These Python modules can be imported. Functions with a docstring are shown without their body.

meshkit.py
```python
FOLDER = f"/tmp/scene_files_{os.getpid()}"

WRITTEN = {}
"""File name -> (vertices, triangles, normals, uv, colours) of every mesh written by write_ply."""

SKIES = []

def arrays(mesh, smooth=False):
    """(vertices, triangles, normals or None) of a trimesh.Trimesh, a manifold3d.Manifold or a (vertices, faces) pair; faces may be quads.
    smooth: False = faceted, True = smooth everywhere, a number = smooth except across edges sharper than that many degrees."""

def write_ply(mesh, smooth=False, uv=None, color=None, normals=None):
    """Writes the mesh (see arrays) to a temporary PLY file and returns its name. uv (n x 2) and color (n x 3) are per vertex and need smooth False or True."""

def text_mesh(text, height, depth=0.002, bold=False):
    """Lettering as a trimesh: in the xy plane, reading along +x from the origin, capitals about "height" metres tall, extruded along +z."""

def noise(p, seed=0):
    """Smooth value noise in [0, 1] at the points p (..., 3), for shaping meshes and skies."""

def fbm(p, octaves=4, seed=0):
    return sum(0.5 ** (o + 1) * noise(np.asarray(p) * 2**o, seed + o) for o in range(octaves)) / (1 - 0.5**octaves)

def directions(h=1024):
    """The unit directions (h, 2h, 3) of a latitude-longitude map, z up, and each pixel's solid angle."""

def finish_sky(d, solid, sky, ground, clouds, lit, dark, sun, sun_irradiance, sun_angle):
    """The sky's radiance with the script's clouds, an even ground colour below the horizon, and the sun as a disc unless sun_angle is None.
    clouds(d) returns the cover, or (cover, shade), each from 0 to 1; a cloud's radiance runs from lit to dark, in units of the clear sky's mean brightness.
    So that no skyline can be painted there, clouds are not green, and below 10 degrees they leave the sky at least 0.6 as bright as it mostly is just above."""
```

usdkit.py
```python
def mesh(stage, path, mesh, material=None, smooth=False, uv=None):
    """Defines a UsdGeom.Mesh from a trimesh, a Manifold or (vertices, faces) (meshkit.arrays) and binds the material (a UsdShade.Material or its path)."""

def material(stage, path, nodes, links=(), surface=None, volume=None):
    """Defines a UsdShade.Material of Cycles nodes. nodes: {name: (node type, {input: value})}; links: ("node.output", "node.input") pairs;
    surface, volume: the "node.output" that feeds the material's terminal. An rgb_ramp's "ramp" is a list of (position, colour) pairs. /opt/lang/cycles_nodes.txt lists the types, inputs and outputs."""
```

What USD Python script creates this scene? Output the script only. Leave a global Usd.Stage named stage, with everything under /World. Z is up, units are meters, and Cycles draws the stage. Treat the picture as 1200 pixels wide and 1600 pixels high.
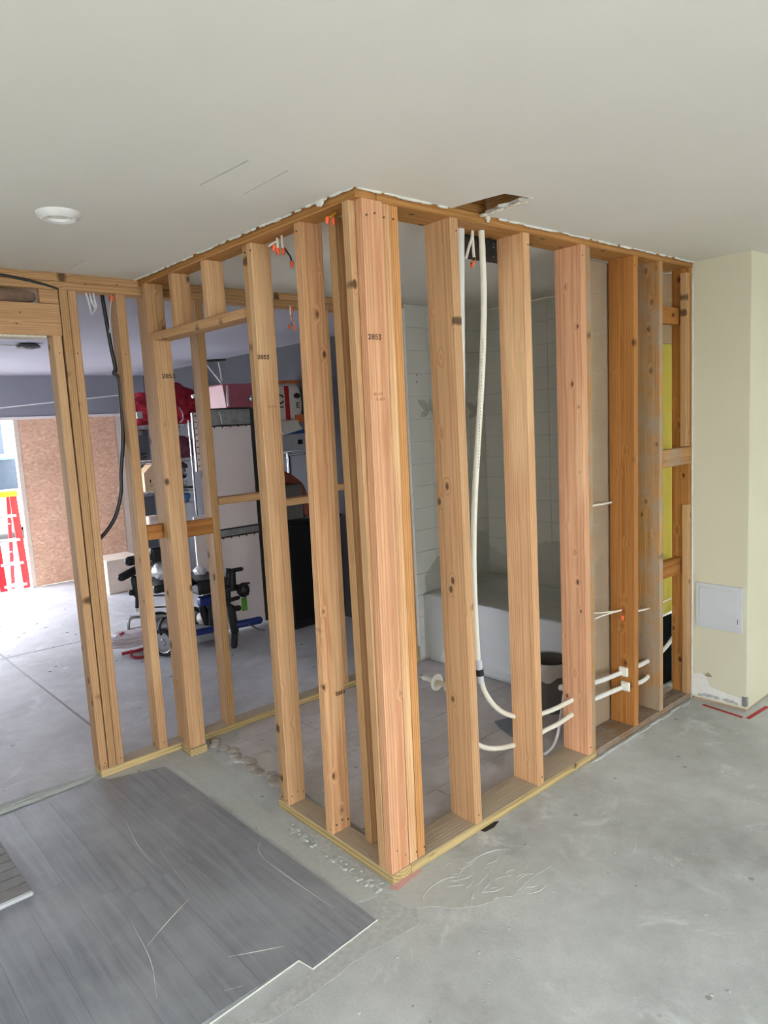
import math, random
import numpy as np, trimesh
from shapely.geometry import Polygon, box as sbox
from shapely.ops import unary_union
from pxr import Usd, UsdGeom, UsdLux, UsdShade, Gf, Sdf
import usdkit, meshkit

stage = Usd.Stage.CreateInMemory()
UsdGeom.SetStageUpAxis(stage, 'Z'); UsdGeom.SetStageMetersPerUnit(stage, 1.0)
UsdGeom.Xform.Define(stage, '/World'); UsdGeom.Scope.Define(stage, '/World/Looks')
PI = math.pi

# ------------------------------------------------------------------ camera, sky, window light, exposure
CPOS = np.array([-1.5416, -1.8445, 1.6926]); YAW, PITCH, ROLL, FPX = 0.8582, -0.129, -0.0542, 1107.473
_f = np.array([math.cos(YAW) * math.cos(PITCH), math.sin(YAW) * math.cos(PITCH), math.sin(PITCH)])
_r = np.array([math.sin(YAW), -math.cos(YAW), 0.]); _u = np.cross(_r, _f)
_r, _u = math.cos(ROLL) * _r + math.sin(ROLL) * _u, -math.sin(ROLL) * _r + math.cos(ROLL) * _u
cam = UsdGeom.Camera.Define(stage, '/World/camera')
cam.AddTransformOp().Set(Gf.Matrix4d(*[float(a) for row in ((*_r, 0), (*_u, 0), (*(-_f), 0), (*CPOS, 1)) for a in row]))
cam.CreateHorizontalApertureAttr(36.0); cam.CreateVerticalApertureAttr(48.0)
cam.CreateFocalLengthAttr(36.0 * FPX / 1200); cam.CreateClippingRangeAttr(Gf.Vec2f(0.05, 500))
cam.CreateExposureAttr(0.72)

dome = UsdLux.DomeLight.Define(stage, '/World/overcast_sky')
dome.CreateColorAttr(Gf.Vec3f(0.86, 0.92, 1.0)); dome.CreateIntensityAttr(2.5)

def window_light(name, pos, normal, w, h, power, col):
    l = UsdLux.RectLight.Define(stage, '/World/' + name)
    n = np.array(normal, float); n /= np.linalg.norm(n)
    up = np.array([0, 0, 1.]); x = np.cross(up, -n); x /= np.linalg.norm(x); y = np.cross(-n, x)
    z = -n
    l.AddTransformOp().Set(Gf.Matrix4d(*[float(a) for row in ((*x, 0), (*y, 0), (*z, 0), (*pos, 1)) for a in row]))
    l.CreateWidthAttr(w); l.CreateHeightAttr(h); l.CreateIntensityAttr(power); l.CreateColorAttr(Gf.Vec3f(*col))
# daylight for the patio door and side window, plus one added light at left
window_light('patio_door_daylight', (-1.0, -4.45, 1.05), (0, 1, 0.0), 1.7, 2.0, .70, (1.0, 0.97, 0.93))
window_light('side_window_daylight', (4.45, -3.45, 1.35), (-1, 0, 0), 1.3, 1.4, .5, (1.0, 0.97, 0.92))
window_light('added_left_light', (-3.45, -1.8, 1.35), (1, 0, 0), 1.5, 1.4, .8, (1.0, 0.97, 0.94))  # added light at an invented left window, brightens faces turned left

H = 2.44
def at(u, v, ax, c):
    """the point where a line of sight of the photograph meets the plane ax = c (used to read real positions off the photo)"""
    d = _f + (u - 600) / FPX * _r - (v - 800) / FPX * _u
    i = 'xyz'.index(ax); return CPOS + (c - CPOS[i]) / d[i] * d

# ------------------------------------------------------------------ scene helpers
_used = {}
def pth(name, parent='/World'):
    k = (parent, name); n = _used.get(k, 0); _used[k] = n + 1
    return f'{parent}/{name}' + (f'_{n:03d}' if n else '')
_loc = {}
def tag(p, **kw):
    for k, v in kw.items():
        if v: p.SetCustomDataByKey(k, v)
def thing(name, label, cat, loc=(0, 0, 0), group=None, kind=None):
    p = pth(name); x = UsdGeom.Xform.Define(stage, p); x.AddTranslateOp().Set(Gf.Vec3d(*map(float, loc)))
    tag(x.GetPrim(), label=label, category=cat, group=group, kind=kind); _loc[p] = np.array(loc, float)
    return p
def tri(m):
    if isinstance(m, list): m = trimesh.util.concatenate([tri(a) for a in m])
    if hasattr(m, 'to_mesh'):
        q = m.to_mesh(); m = trimesh.Trimesh(q.vert_properties[:, :3], q.tri_verts, process=False)
    return m
def base_of(p):
    p = p.split('/'); return _loc.get('/'.join(p[:3]), np.zeros(3))
def part(name, m, mat, parent, label=None, smooth=False, kind=None):
    """mesh m in world coordinates, as a part of the thing (or part) at path parent"""
    m = tri(m).copy(); m.apply_translation(-base_of(parent)); p = pth(name, parent)
    g = usdkit.mesh(stage, p, m, M[mat], smooth=smooth); tag(g.GetPrim(), label=label, kind=kind); return p
def single(name, m, mat, label, cat, group=None, kind=None, smooth=False):
    m = tri(m).copy(); b = m.bounds; c = np.array([(b[0, 0] + b[1, 0]) / 2, (b[0, 1] + b[1, 1]) / 2, b[0, 2]])
    m.apply_translation(-c); p = pth(name); g = usdkit.mesh(stage, p, m, M[mat], smooth=smooth)
    g.AddTranslateOp().Set(Gf.Vec3d(*map(float, c))); _loc[p] = c
    tag(g.GetPrim(), label=label, category=cat, group=group, kind=kind); return p
def struct(name, m, mat, smooth=False):
    p = pth(name); g = usdkit.mesh(stage, p, tri(m), M[mat], smooth=smooth); tag(g.GetPrim(), kind='structure'); _loc[p] = np.zeros(3); return p

def bx(x0, x1, y0, y1, z0, z1, c=0.0):
    if c <= 0:
        m = trimesh.creation.box((x1 - x0, y1 - y0, z1 - z0)); m.apply_translation(((x0 + x1) / 2, (y0 + y1) / 2, (z0 + z1) / 2)); return m
    pts = []
    for sx in (0, 1):
        for sy in (0, 1):
            for sz in (0, 1):
                X, Y, Z = (x0, x1)[sx], (y0, y1)[sy], (z0, z1)[sz]; dx, dy, dz = (c, -c)[sx], (c, -c)[sy], (c, -c)[sz]
                pts += [(X, Y + dy, Z + dz), (X + dx, Y, Z + dz), (X + dx, Y + dy, Z)]
    return trimesh.convex.convex_hull(np.array(pts))
def smooth_path(p, n=8):
    p = np.array(p, float)
    if len(p) < 3: return p
    q = np.vstack([2 * p[0] - p[1], p, 2 * p[-1] - p[-2]]); out = []
    for i in range(1, len(q) - 2):
        for t in np.arange(n) / n:
            a, b, c, d = q[i - 1], q[i], q[i + 1], q[i + 2]
            out.append(.5 * (2 * b + (c - a) * t + (2 * a - 5 * b + 4 * c - d) * t * t + (3 * b - a - 3 * c + d) * t ** 3))
    out.append(p[-1]); return np.array(out)
def tube(p, r, n=10, k=8, sm=True):
    p = smooth_path(p, k) if sm else np.array(p, float)
    r = np.full(len(p), r) if np.ndim(r) == 0 else np.interp(np.linspace(0, 1, len(p)), np.linspace(0, 1, len(r)), r)
    T = np.gradient(p, axis=0); T /= np.linalg.norm(T, axis=1, keepdims=True) + 1e-12
    a = np.array([0, 0, 1.]) if abs(T[0, 2]) < .9 else np.array([1., 0, 0]); N = np.cross(T[0], a); N /= np.linalg.norm(N); V = []
    for i in range(len(p)):
        N = N - T[i] * (N @ T[i]); N /= np.linalg.norm(N); B = np.cross(T[i], N)
        for j in range(n):
            w = 2 * PI * j / n; V.append(p[i] + r[i] * (math.cos(w) * N + math.sin(w) * B))
    F = []
    for i in range(len(p) - 1):
        for j in range(n):
            A, Bq, C, D = i * n + j, i * n + (j + 1) % n, (i + 1) * n + (j + 1) % n, (i + 1) * n + j
            F += [(A, Bq, C), (A, C, D)]
    c0, c1 = len(V), len(V) + 1; V += [p[0], p[-1]]
    for j in range(n):
        F += [(c0, (j + 1) % n, j), (c1, (len(p) - 1) * n + j, (len(p) - 1) * n + (j + 1) % n)]
    m = trimesh.Trimesh(np.array(V), np.array(F), process=False); return m
def frame_to(d):
    d = np.array(d, float); d /= np.linalg.norm(d); a = np.array([0, 0, 1.]) if abs(d[2]) < .9 else np.array([1., 0, 0])
    x = np.cross(a, d); x /= np.linalg.norm(x); T = np.eye(4); T[:3, 0], T[:3, 1], T[:3, 2] = x, np.cross(d, x), d; return T
def lathe(prof, n=28, o=(0, 0, 0), d=(0, 0, 1)):
    m = trimesh.creation.revolve(np.array(prof, float), sections=n); m.apply_transform(frame_to(d)); m.apply_translation(o); return m
def ball(o, r, s=(1, 1, 1), sub=2):
    m = trimesh.creation.icosphere(sub, r); m.apply_scale(s); m.apply_translation(o); return m
def blob(o, s, amp=.15, f=2.5, seed=0, sub=4, flat=None):
    m = trimesh.creation.icosphere(sub, 1.); v = m.vertices
    d = meshkit.fbm(v * f + 10 * seed, 4, seed) - .5
    v = v * (1 + 2 * amp * d[:, None]) * np.array(s) + np.array(o)
    if flat is not None: v[:, 2] = np.maximum(v[:, 2], flat)
    m.vertices = v; return m
def prism(poly, z0, z1):
    """horizontal slab of a shapely polygon between z0 and z1"""
    ms = []
    for g in getattr(poly, 'geoms', [poly]):
        m = trimesh.creation.extrude_polygon(g, z1 - z0, engine='earcut'); m.apply_translation((0, 0, z0)); ms.append(m)
    return ms[0] if len(ms) == 1 else trimesh.util.concatenate(ms)
def place(m, o, X, Y):
    """mesh in its xy plane -> plane with axes X, Y at o"""
    X, Y = np.array(X, float), np.array(Y, float); T = np.eye(4); T[:3, 0], T[:3, 1], T[:3, 2], T[:3, 3] = X, Y, np.cross(X, Y), o
    m = m.copy(); m.apply_transform(T); return m
rng = random.Random(7)

# ------------------------------------------------------------------ materials
M = {}
def mat(name, nodes, links, surface='p.BSDF'):
    M[name] = usdkit.material(stage, '/World/Looks/' + name, nodes, links, surface=surface)
def lin(c): return tuple(((x / 255) / 12.92 if x / 255 <= .04045 else ((x / 255 + .055) / 1.055) ** 2.4) for x in c)
def plain(name, c, rough=.5, metal=0., spec=.5, var=.06, scale=14., bump=0., **kw):
    c = lin(c); a = tuple(x * (1 - var) for x in c); b = tuple(min(1, x * (1 + var)) for x in c)
    nodes = {'g': ('texture_coordinate', {}), 'n': ('noise_texture', {'scale': scale, 'detail': 4.}), 'r': ('rgb_ramp', {'ramp': [(.3, a), (.7, b)]}),
             'p': ('principled_bsdf', {'roughness': rough, 'metallic': metal, 'specular_ior_level': spec, **kw})}
    links = [('g.object', 'n.vector'), ('n.fac', 'r.fac'), ('r.color', 'p.base_color')]
    if bump:
        nodes['b'] = ('bump', {'strength': 1., 'distance': bump}); links += [('n.fac', 'b.height'), ('b.normal', 'p.normal')]
    mat(name, nodes, links)
def wood(name, light, dark, fibre=.10, knots=.055, ring=38., rough=.62, dirt=None, sap=None, top=None):
    light, dark = lin(light), lin(dark); kn = tuple(x * .30 for x in dark); sap = lin(sap) if sap else light
    n = {'t': ('texture_coordinate', {}), 'mp': ('mapping', {'scale': (1, 1, .055)}),
         'sx': ('separate_xyz', {}), 'kz': ('math', {'math_type': 'multiply', 'value2': 8.0}), 'ky': ('math', {'math_type': 'multiply', 'value2': 13.}),
         'kv': ('combine_xyz', {}), 'kx': ('math', {'math_type': 'multiply', 'value2': 3.}), 'vo': ('voronoi_texture', {'dimensions': '3D', 'feature': 'f1', 'scale': 1., 'randomness': 1.}),
         'vc': ('separate_color', {}), 'kr': ('map_range', {'from_min': .15, 'from_max': 1., 'to_min': .004, 'to_max': knots * 3.1, 'clamp': True}),
         'kd': ('math', {'math_type': 'divide'}), 'kmask': ('map_range', {'from_min': .65, 'from_max': 1.15, 'to_min': 1., 'to_max': 0., 'clamp': True}),
         'halo': ('map_range', {'from_min': .8, 'from_max': 2.2, 'to_min': .010, 'to_max': 0., 'clamp': True}),
         'off': ('combine_xyz', {}), 'add': ('vector_math', {'vector_math_type': 'add', 'math_type': 'add'}),
         'w': ('wave_texture', {'wave_type': 'rings', 'rings_direction': 'z', 'scale': ring, 'distortion': 3.2, 'detail': 2., 'detail_scale': 1.6}),
         'rr': ('rgb_ramp', {'ramp': [(0., light), (.5, tuple(.8 * a + .2 * b for a, b in zip(light, dark))), (.95, tuple(.45 * a + .55 * b for a, b in zip(light, dark))), (1., tuple(.2 * a + .8 * b for a, b in zip(light, dark)))]}),
         'mf': ('mapping', {'scale': (240, 240, 5)}), 'nf': ('noise_texture', {'scale': 1., 'detail': 3.}),
         'rf': ('map_range', {'from_min': .25, 'from_max': .75, 'to_min': 1 - fibre * 1.6, 'to_max': 1 + fibre, 'clamp': True}),
         'mb': ('mapping', {'scale': (9, 9, .9)}), 'nb': ('noise_texture', {'scale': 1., 'detail': 2.}),
         'rb': ('rgb_ramp', {'ramp': [(.3, tuple(a * .86 for a in (1, .97, .92))), (.7, (1.06, 1.03, 1.0))]}),
         'm0': ('mix', {'mix_type': 'mix', 'color2': sap}), 'sapm': ('map_range', {'from_min': .56, 'from_max': .66, 'to_min': 0., 'to_max': .6, 'clamp': True}),
         'm1': ('mix', {'mix_type': 'multiply', 'fac': 1.}), 'm2': ('mix', {'mix_type': 'multiply', 'fac': 1.}), 'm3': ('mix', {'mix_type': 'mix', 'color2': kn}),
         'p': ('principled_bsdf', {'roughness': rough, 'specular_ior_level': .3}), 'b': ('bump', {'strength': .6, 'distance': .0008})}
    l = [('t.object', 'sx.vector'), ('sx.z', 'kz.value1'), ('sx.y', 'ky.value1'), ('sx.x', 'kx.value1'), ('kx.value', 'kv.x'), ('ky.value', 'kv.y'), ('kz.value', 'kv.z'), ('kv.vector', 'vo.vector'),
         ('vo.color', 'vc.color'), ('vc.r', 'kr.value'), ('vo.distance', 'kd.value1'), ('kr.result', 'kd.value2'), ('kd.value', 'kmask.value'), ('kd.value', 'halo.value'),
         ('halo.result', 'off.x'), ('t.object', 'add.vector1'), ('off.vector', 'add.vector2'), ('add.vector', 'mp.vector'), ('mp.vector', 'w.vector'), ('w.fac', 'rr.fac'),
         ('t.object', 'mf.vector'), ('mf.vector', 'nf.vector'), ('nf.fac', 'rf.value'), ('t.object', 'mb.vector'), ('mb.vector', 'nb.vector'), ('nb.fac', 'rb.fac'),
         ('nb.fac', 'sapm.value'), ('sapm.result', 'm0.fac'), ('rr.color', 'm0.color1'), ('m0.color', 'm1.color1'), ('rb.color', 'm1.color2'), ('m1.color', 'm2.color1'), ('rf.result', 'm2.color2'), ('m2.color', 'm3.color1'), ('kmask.result', 'm3.fac'),
         ('w.fac', 'b.height'), ('b.normal', 'p.normal')]
    last = 'm3.color'
    if dirt:
        n['nd'] = ('noise_texture', {'scale': 7., 'detail': 6., 'roughness': .65}); n['dm'] = ('map_range', {'from_min': .40, 'from_max': .62, 'to_min': .0, 'to_max': .85, 'clamp': True})
        n['m4'] = ('mix', {'mix_type': 'mix', 'color2': lin(dirt)}); l += [('t.object', 'nd.vector'), ('nd.fac', 'dm.value'), ('dm.result', 'm4.fac'), (last, 'm4.color1')]; last = 'm4.color'
    if top:
        n['ge'] = ('geometry', {}); n['gz'] = ('separate_xyz', {}); n['gm'] = ('map_range', {'from_min': .5, 'from_max': .9, 'to_min': 0., 'to_max': .86, 'clamp': True})
        n['m5'] = ('mix', {'mix_type': 'mix', 'color2': lin(top)}); l += [('ge.true_normal', 'gz.vector'), ('gz.z', 'gm.value'), ('gm.result', 'm5.fac'), (last, 'm5.color1')]; last = 'm5.color'
    l.append((last, 'p.base_color')); del n['add'][1]['vector_math_type']; mat(name, n, l)
wood('fresh_fir', (222, 178, 134), (196, 138, 92), sap=(226, 192, 146))
wood('pink_fir', (224, 174, 136), (200, 138, 98), sap=(228, 190, 150), knots=.05)
wood('pale_pine', (206, 166, 124), (180, 136, 94), sap=(208, 174, 132), knots=.06)
wood('tan_pine', (198, 160, 116), (168, 124, 82), knots=.07)
wood('aged_pine', (184, 128, 68), (154, 96, 42), knots=.065, fibre=.07)
wood('aged_dirty', (192, 146, 92), (160, 110, 60), knots=.06, dirt=(164, 148, 128))
wood('treated_pine', (204, 182, 132), (148, 124, 76), ring=24., knots=.04, top=(172, 158, 140))
wood('amber_fir', (212, 158, 100), (178, 118, 66), knots=.06)
wood('dusty_plate', (176, 156, 130), (140, 116, 90), knots=.05, dirt=(166, 156, 146))
wood('old_plate', (150, 122, 94), (116, 88, 62), knots=.04, dirt=(150, 140, 130))
wood('top_plate_wood', (190, 140, 82), (158, 106, 54), knots=.05, fibre=.08)

plain('drywall_ceiling', (226, 223, 214), .9, var=.012, scale=3., spec=.2)
plain('drywall_wall', (214, 210, 186), .85, var=.012, scale=4., spec=.25)
plain('joint_compound', (226, 225, 218), .9, var=.04, scale=30.)
plain('torn_paper', (216, 208, 192), .95, var=.12, scale=60.)
plain('garage_drywall', (176, 174, 186), .9, var=.03, scale=2.)
plain('garage_wall_paint', (80, 80, 86), .85, var=.04, scale=3.)
plain('garage_header_paint', (150, 150, 160), .85, var=.04, scale=3.)
plain('tile_white', (214, 214, 208), .25, var=.02, scale=3.)
plain('grout', (192, 190, 184), .9)
plain('tub_enamel', (226, 230, 236), .18, var=.01)
plain('tan_board', (170, 150, 126), .9, var=.05, scale=9.)
plain('mortar', (184, 168, 146), .9)
plain('yellow_board', (192, 182, 72), .8, var=.05, scale=5.)
plain('pex_white', (232, 228, 212), .35, var=.02)
plain('pvc_white', (232, 232, 226), .4, var=.02)
plain('cable_white', (232, 228, 216), .45, var=.03)
plain('cable_black', (26, 28, 30), .4, var=.1)
plain('wire_nut_orange', (240, 104, 60), .4, var=.1, scale=40.)
plain('copper', (196, 112, 72), .35, metal=.9)
plain('black_plastic', (24, 25, 28), .45, var=.15)
plain('black_vinyl', (20, 21, 25), .38, var=.2, scale=30.)
plain('void_shade_black', (14, 14, 15), .95, spec=.05)  # near-black that stands for the shade below the tub rim
plain('black_enamel', (9, 9, 11), .35, var=.1)
plain('dark_steel', (66, 64, 60), .5, metal=.5, var=.1)
plain('chrome', (205, 205, 208), .22, metal=1., var=.03)
plain('galvanised', (164, 166, 168), .42, metal=.5, var=.22, scale=22.)
plain('white_metal', (246, 234, 232), .38, var=.03, scale=2.5)
plain('blue_paint', (24, 44, 112), .28, var=.1)
plain('red_cloth', (156, 20, 44), .75, var=.25, scale=7.)
plain('red_fibreglass', (206, 40, 52), .4, var=.08)
plain('yellow_plastic', (246, 196, 40), .4)
plain('aluminium', (214, 216, 218), .35, metal=.7)
plain('cardboard', (222, 190, 150), .8, var=.05, scale=20.)
plain('cardboard_pale', (226, 206, 190), .8, var=.04, scale=20.)
plain('pink_plastic', (168, 94, 108), .35, var=.05)
plain('white_plastic', (232, 232, 230), .4)
plain('grey_plastic', (150, 152, 158), .45)
plain('access_grey', (206, 210, 214), .5, var=.015)
plain('bin_grey', (112, 112, 115), .5, var=.08)
plain('clear_bag', (206, 206, 212), .3, var=.08, scale=18.)
plain('blue_bin', (60, 110, 160), .35, var=.4, scale=25.)
plain('brown_leather', (122, 62, 44), .5, var=.2, scale=16.)
plain('drawer_grey', (92, 88, 88), .5, var=.06)
plain('bag_white', (206, 200, 192), .6, var=.06)
plain('bag_red', (168, 22, 22), .6)
plain('bag_orange', (190, 96, 48), .6, var=.2)
plain('ink', (58, 44, 38), .8)
plain('ink_faint', (150, 108, 76), .8)
plain('ink_blue', (30, 44, 110), .7)
plain('nail_steel', (96, 78, 62), .5, metal=.3)
plain('insulation', (128, 104, 88), 1., var=.35, scale=16., bump=.012)
plain('green_tag', (84, 150, 40), .5)
plain('car_paint', (186, 190, 196), .25)
plain('car_glass', (48, 58, 70), .1)
plain('car_roof', (96, 158, 178), .25)
plain('tyre', (26, 26, 28), .8)
plain('siding', (226, 222, 214), .8)
plain('roof_shingle', (104, 88, 80), .9)
plain('foliage', (104, 142, 74), .8, var=.4)
plain('driveway', (196, 194, 190), .9, var=.06, scale=1.5)
plain('chalk_red', (176, 62, 58), .9, var=.2, scale=60.)
plain('chalk_pink', (206, 160, 154), .9, var=.1, scale=60.)
plain('dark_hole', (40, 36, 32), 1.)
plain('leaf_print', (180, 180, 175), .3)
plain('slate_scrap', (112, 118, 128), .6, var=.1)
plain('floor_stain', (172, 166, 156), .6, var=.08, scale=9.)
plain('thinset', (182, 185, 182), .9, var=.05, scale=40.)
plain('thinset_rough', (176, 178, 177), .9, var=.12, scale=50., bump=.002)
plain('mixed_clutter_a', (64, 60, 62), .5, var=.5, scale=40.)
plain('mixed_clutter_b', (196, 190, 188), .5, var=.3, scale=40.)
plain('mixed_clutter_c', (120, 44, 56), .5, var=.4, scale=40.)
plain('maroon_cloth', (112, 58, 72), .8, var=.2, scale=16.)
plain('subfloor', (150, 116, 76), .85, var=.15, scale=25.)
plain('bag_pale', (212, 200, 206), .4, var=.12, scale=14.)
plain('blue_print', (40, 78, 140), .4)
mat('lamp_lens', {'p': ('principled_bsdf', {'base_color': lin((226, 222, 210)), 'roughness': .35})}, [])
mat('clear_plastic', {'p': ('principled_bsdf', {'base_color': (.85, .88, .9), 'roughness': .12, 'transmission_weight': .8, 'ior': 1.2})}, [])
mat('poly_film', {'t': ('transparent_bsdf', {'color': (.93, .93, .92)}), 'd': ('diffuse_bsdf', {'color': lin((214, 214, 206))}), 'g': ('glossy_bsdf', {'roughness': .22, 'color': (.8, .8, .8)}),
                  'n': ('noise_texture', {'scale': 9., 'detail': 4.}), 'b': ('bump', {'strength': 1., 'distance': .02}), 'tc': ('texture_coordinate', {}),
                  'm1': ('mix_closure', {'fac': .35}), 'm2': ('mix_closure', {'fac': .52})},
    [('tc.object', 'n.vector'), ('n.fac', 'b.height'), ('b.normal', 'g.normal'), ('d.BSDF', 'm1.closure1'), ('g.BSDF', 'm1.closure2'), ('t.BSDF', 'm2.closure1'), ('m1.closure', 'm2.closure2')], 'm2.closure')
# oriented strand board: coarse flakes
mat('strand_board', {'t': ('texture_coordinate', {}), 'v': ('voronoi_texture', {'scale': 40., 'randomness': 1.}), 'mp': ('mapping', {'scale': (.8, 1, 1.4), 'rotation': (0, .9, 0)}), 'dn': ('noise_texture', {'scale': 12., 'detail': 3.}), 'sub': ('vector_math', {'math_type': 'scale', 'scale': .05}), 'ad': ('vector_math', {'math_type': 'add'}),
     'sc': ('separate_color', {}), 'r': ('rgb_ramp', {'ramp': [(0., lin((224, 174, 144))), (.4, lin((236, 190, 160))), (.8, lin((240, 197, 166))), (1., lin((250, 214, 184)))]}),
     'n2': ('noise_texture', {'scale': 2., 'detail': 3.}), 'r2': ('rgb_ramp', {'ramp': [(.3, (.86, .84, .84)), (.7, (1.05, 1.03, 1.03))]}), 'm': ('mix', {'mix_type': 'multiply', 'fac': 1.}),
     'p': ('principled_bsdf', {'roughness': .75})},
    [('t.object', 'dn.vector'), ('dn.color', 'sub.vector1'), ('t.object', 'ad.vector1'), ('sub.vector', 'ad.vector2'), ('ad.vector', 'mp.vector'), ('mp.vector', 'v.vector'), ('v.color', 'sc.color'), ('sc.r', 'r.fac'),
     ('t.object', 'n2.vector'), ('n2.fac', 'r2.fac'), ('r.color', 'm.color1'), ('r2.color', 'm.color2'), ('m.color', 'p.base_color')])
def concrete(name, lo, mid, hi, bump=.0025, rough=.6, s=1.0):
    mat(name, {'t': ('geometry', {}), 'n1': ('noise_texture', {'scale': 1.1 * s, 'detail': 6., 'roughness': .55, 'distortion': .6}), 'n2': ('noise_texture', {'scale': 7. * s, 'detail': 8., 'roughness': .65}),
      'n3': ('noise_texture', {'scale': 120., 'detail': 4., 'roughness': .7}), 'a': ('math', {'math_type': 'multiply_add', 'value2': .62}), 'a2': ('math', {'math_type': 'multiply', 'value2': .38}),
      'r': ('rgb_ramp', {'ramp': [(.30, lin(lo)), (.48, lin(mid)), (.66, lin(hi))]}), 'r3': ('map_range', {'from_min': .3, 'from_max': .7, 'to_min': .93, 'to_max': 1.05}),
      'm': ('mix', {'mix_type': 'multiply', 'fac': 1.}), 'sp': ('voronoi_texture', {'scale': 13., 'randomness': 1.}), 'spc': ('separate_color', {}), 'spr': ('map_range', {'from_min': .7, 'from_max': 1., 'to_min': .0, 'to_max': .16, 'clamp': True}),
      'spl': ('math', {'math_type': 'less_than'}), 'm2': ('mix', {'mix_type': 'mix', 'color2': lin((112, 112, 112))}), 'spf': ('math', {'math_type': 'multiply', 'value2': .55}),
      'sf': ('noise_texture', {'scale': 3.2, 'detail': 10., 'roughness': .72, 'distortion': 1.2}), 'sfr': ('map_range', {'from_min': .56, 'from_max': .70, 'to_min': 0., 'to_max': .75, 'clamp': True}), 'm4': ('mix', {'mix_type': 'mix', 'color2': tuple(min(.9, 1.18 * x) for x in lin(hi))}), 'hb': ('math', {'math_type': 'multiply_add', 'value2': .25}), 'b': ('bump', {'strength': .8, 'distance': bump}), 'p': ('principled_bsdf', {'roughness': rough, 'specular_ior_level': .4})},
      [('t.position', 'n1.vector'), ('t.position', 'n2.vector'), ('t.position', 'n3.vector'), ('t.position', 'sp.vector'), ('n2.fac', 'a2.value1'), ('n1.fac', 'a.value1'), ('a2.value', 'a.value3'), ('a.value', 'r.fac'), ('n3.fac', 'r3.value'),
       ('r.color', 'm.color1'), ('r3.result', 'm.color2'), ('sp.color', 'spc.color'), ('spc.r', 'spr.value'), ('sp.distance', 'spl.value1'), ('spr.result', 'spl.value2'), ('spl.value', 'spf.value1'), ('spf.value', 'm2.fac'), ('m.color', 'm2.color1'),
       ('t.position', 'sf.vector'), ('sf.fac', 'sfr.value'), ('sfr.result', 'm4.fac'), ('m2.color', 'm4.color1'), ('m4.color', 'p.base_color'), ('n3.fac', 'hb.value1'), ('n2.fac', 'hb.value3'), ('hb.value', 'b.height'), ('b.normal', 'p.normal')])
concrete('slab_living', (146, 145, 143), (180, 184, 184), (202, 206, 206), rough=.5, bump=.004)
concrete('slab_garage', (164, 164, 168), (188, 188, 192), (206, 206, 210), rough=.55, s=1.4)
concrete('bath_tile', (172, 166, 166), (194, 188, 188), (210, 204, 204), bump=.001, rough=.5, s=1.6)
concrete('mortar_bed', (150, 142, 134), (172, 166, 158), (190, 186, 180), bump=.004, rough=.7, s=2.)
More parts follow.
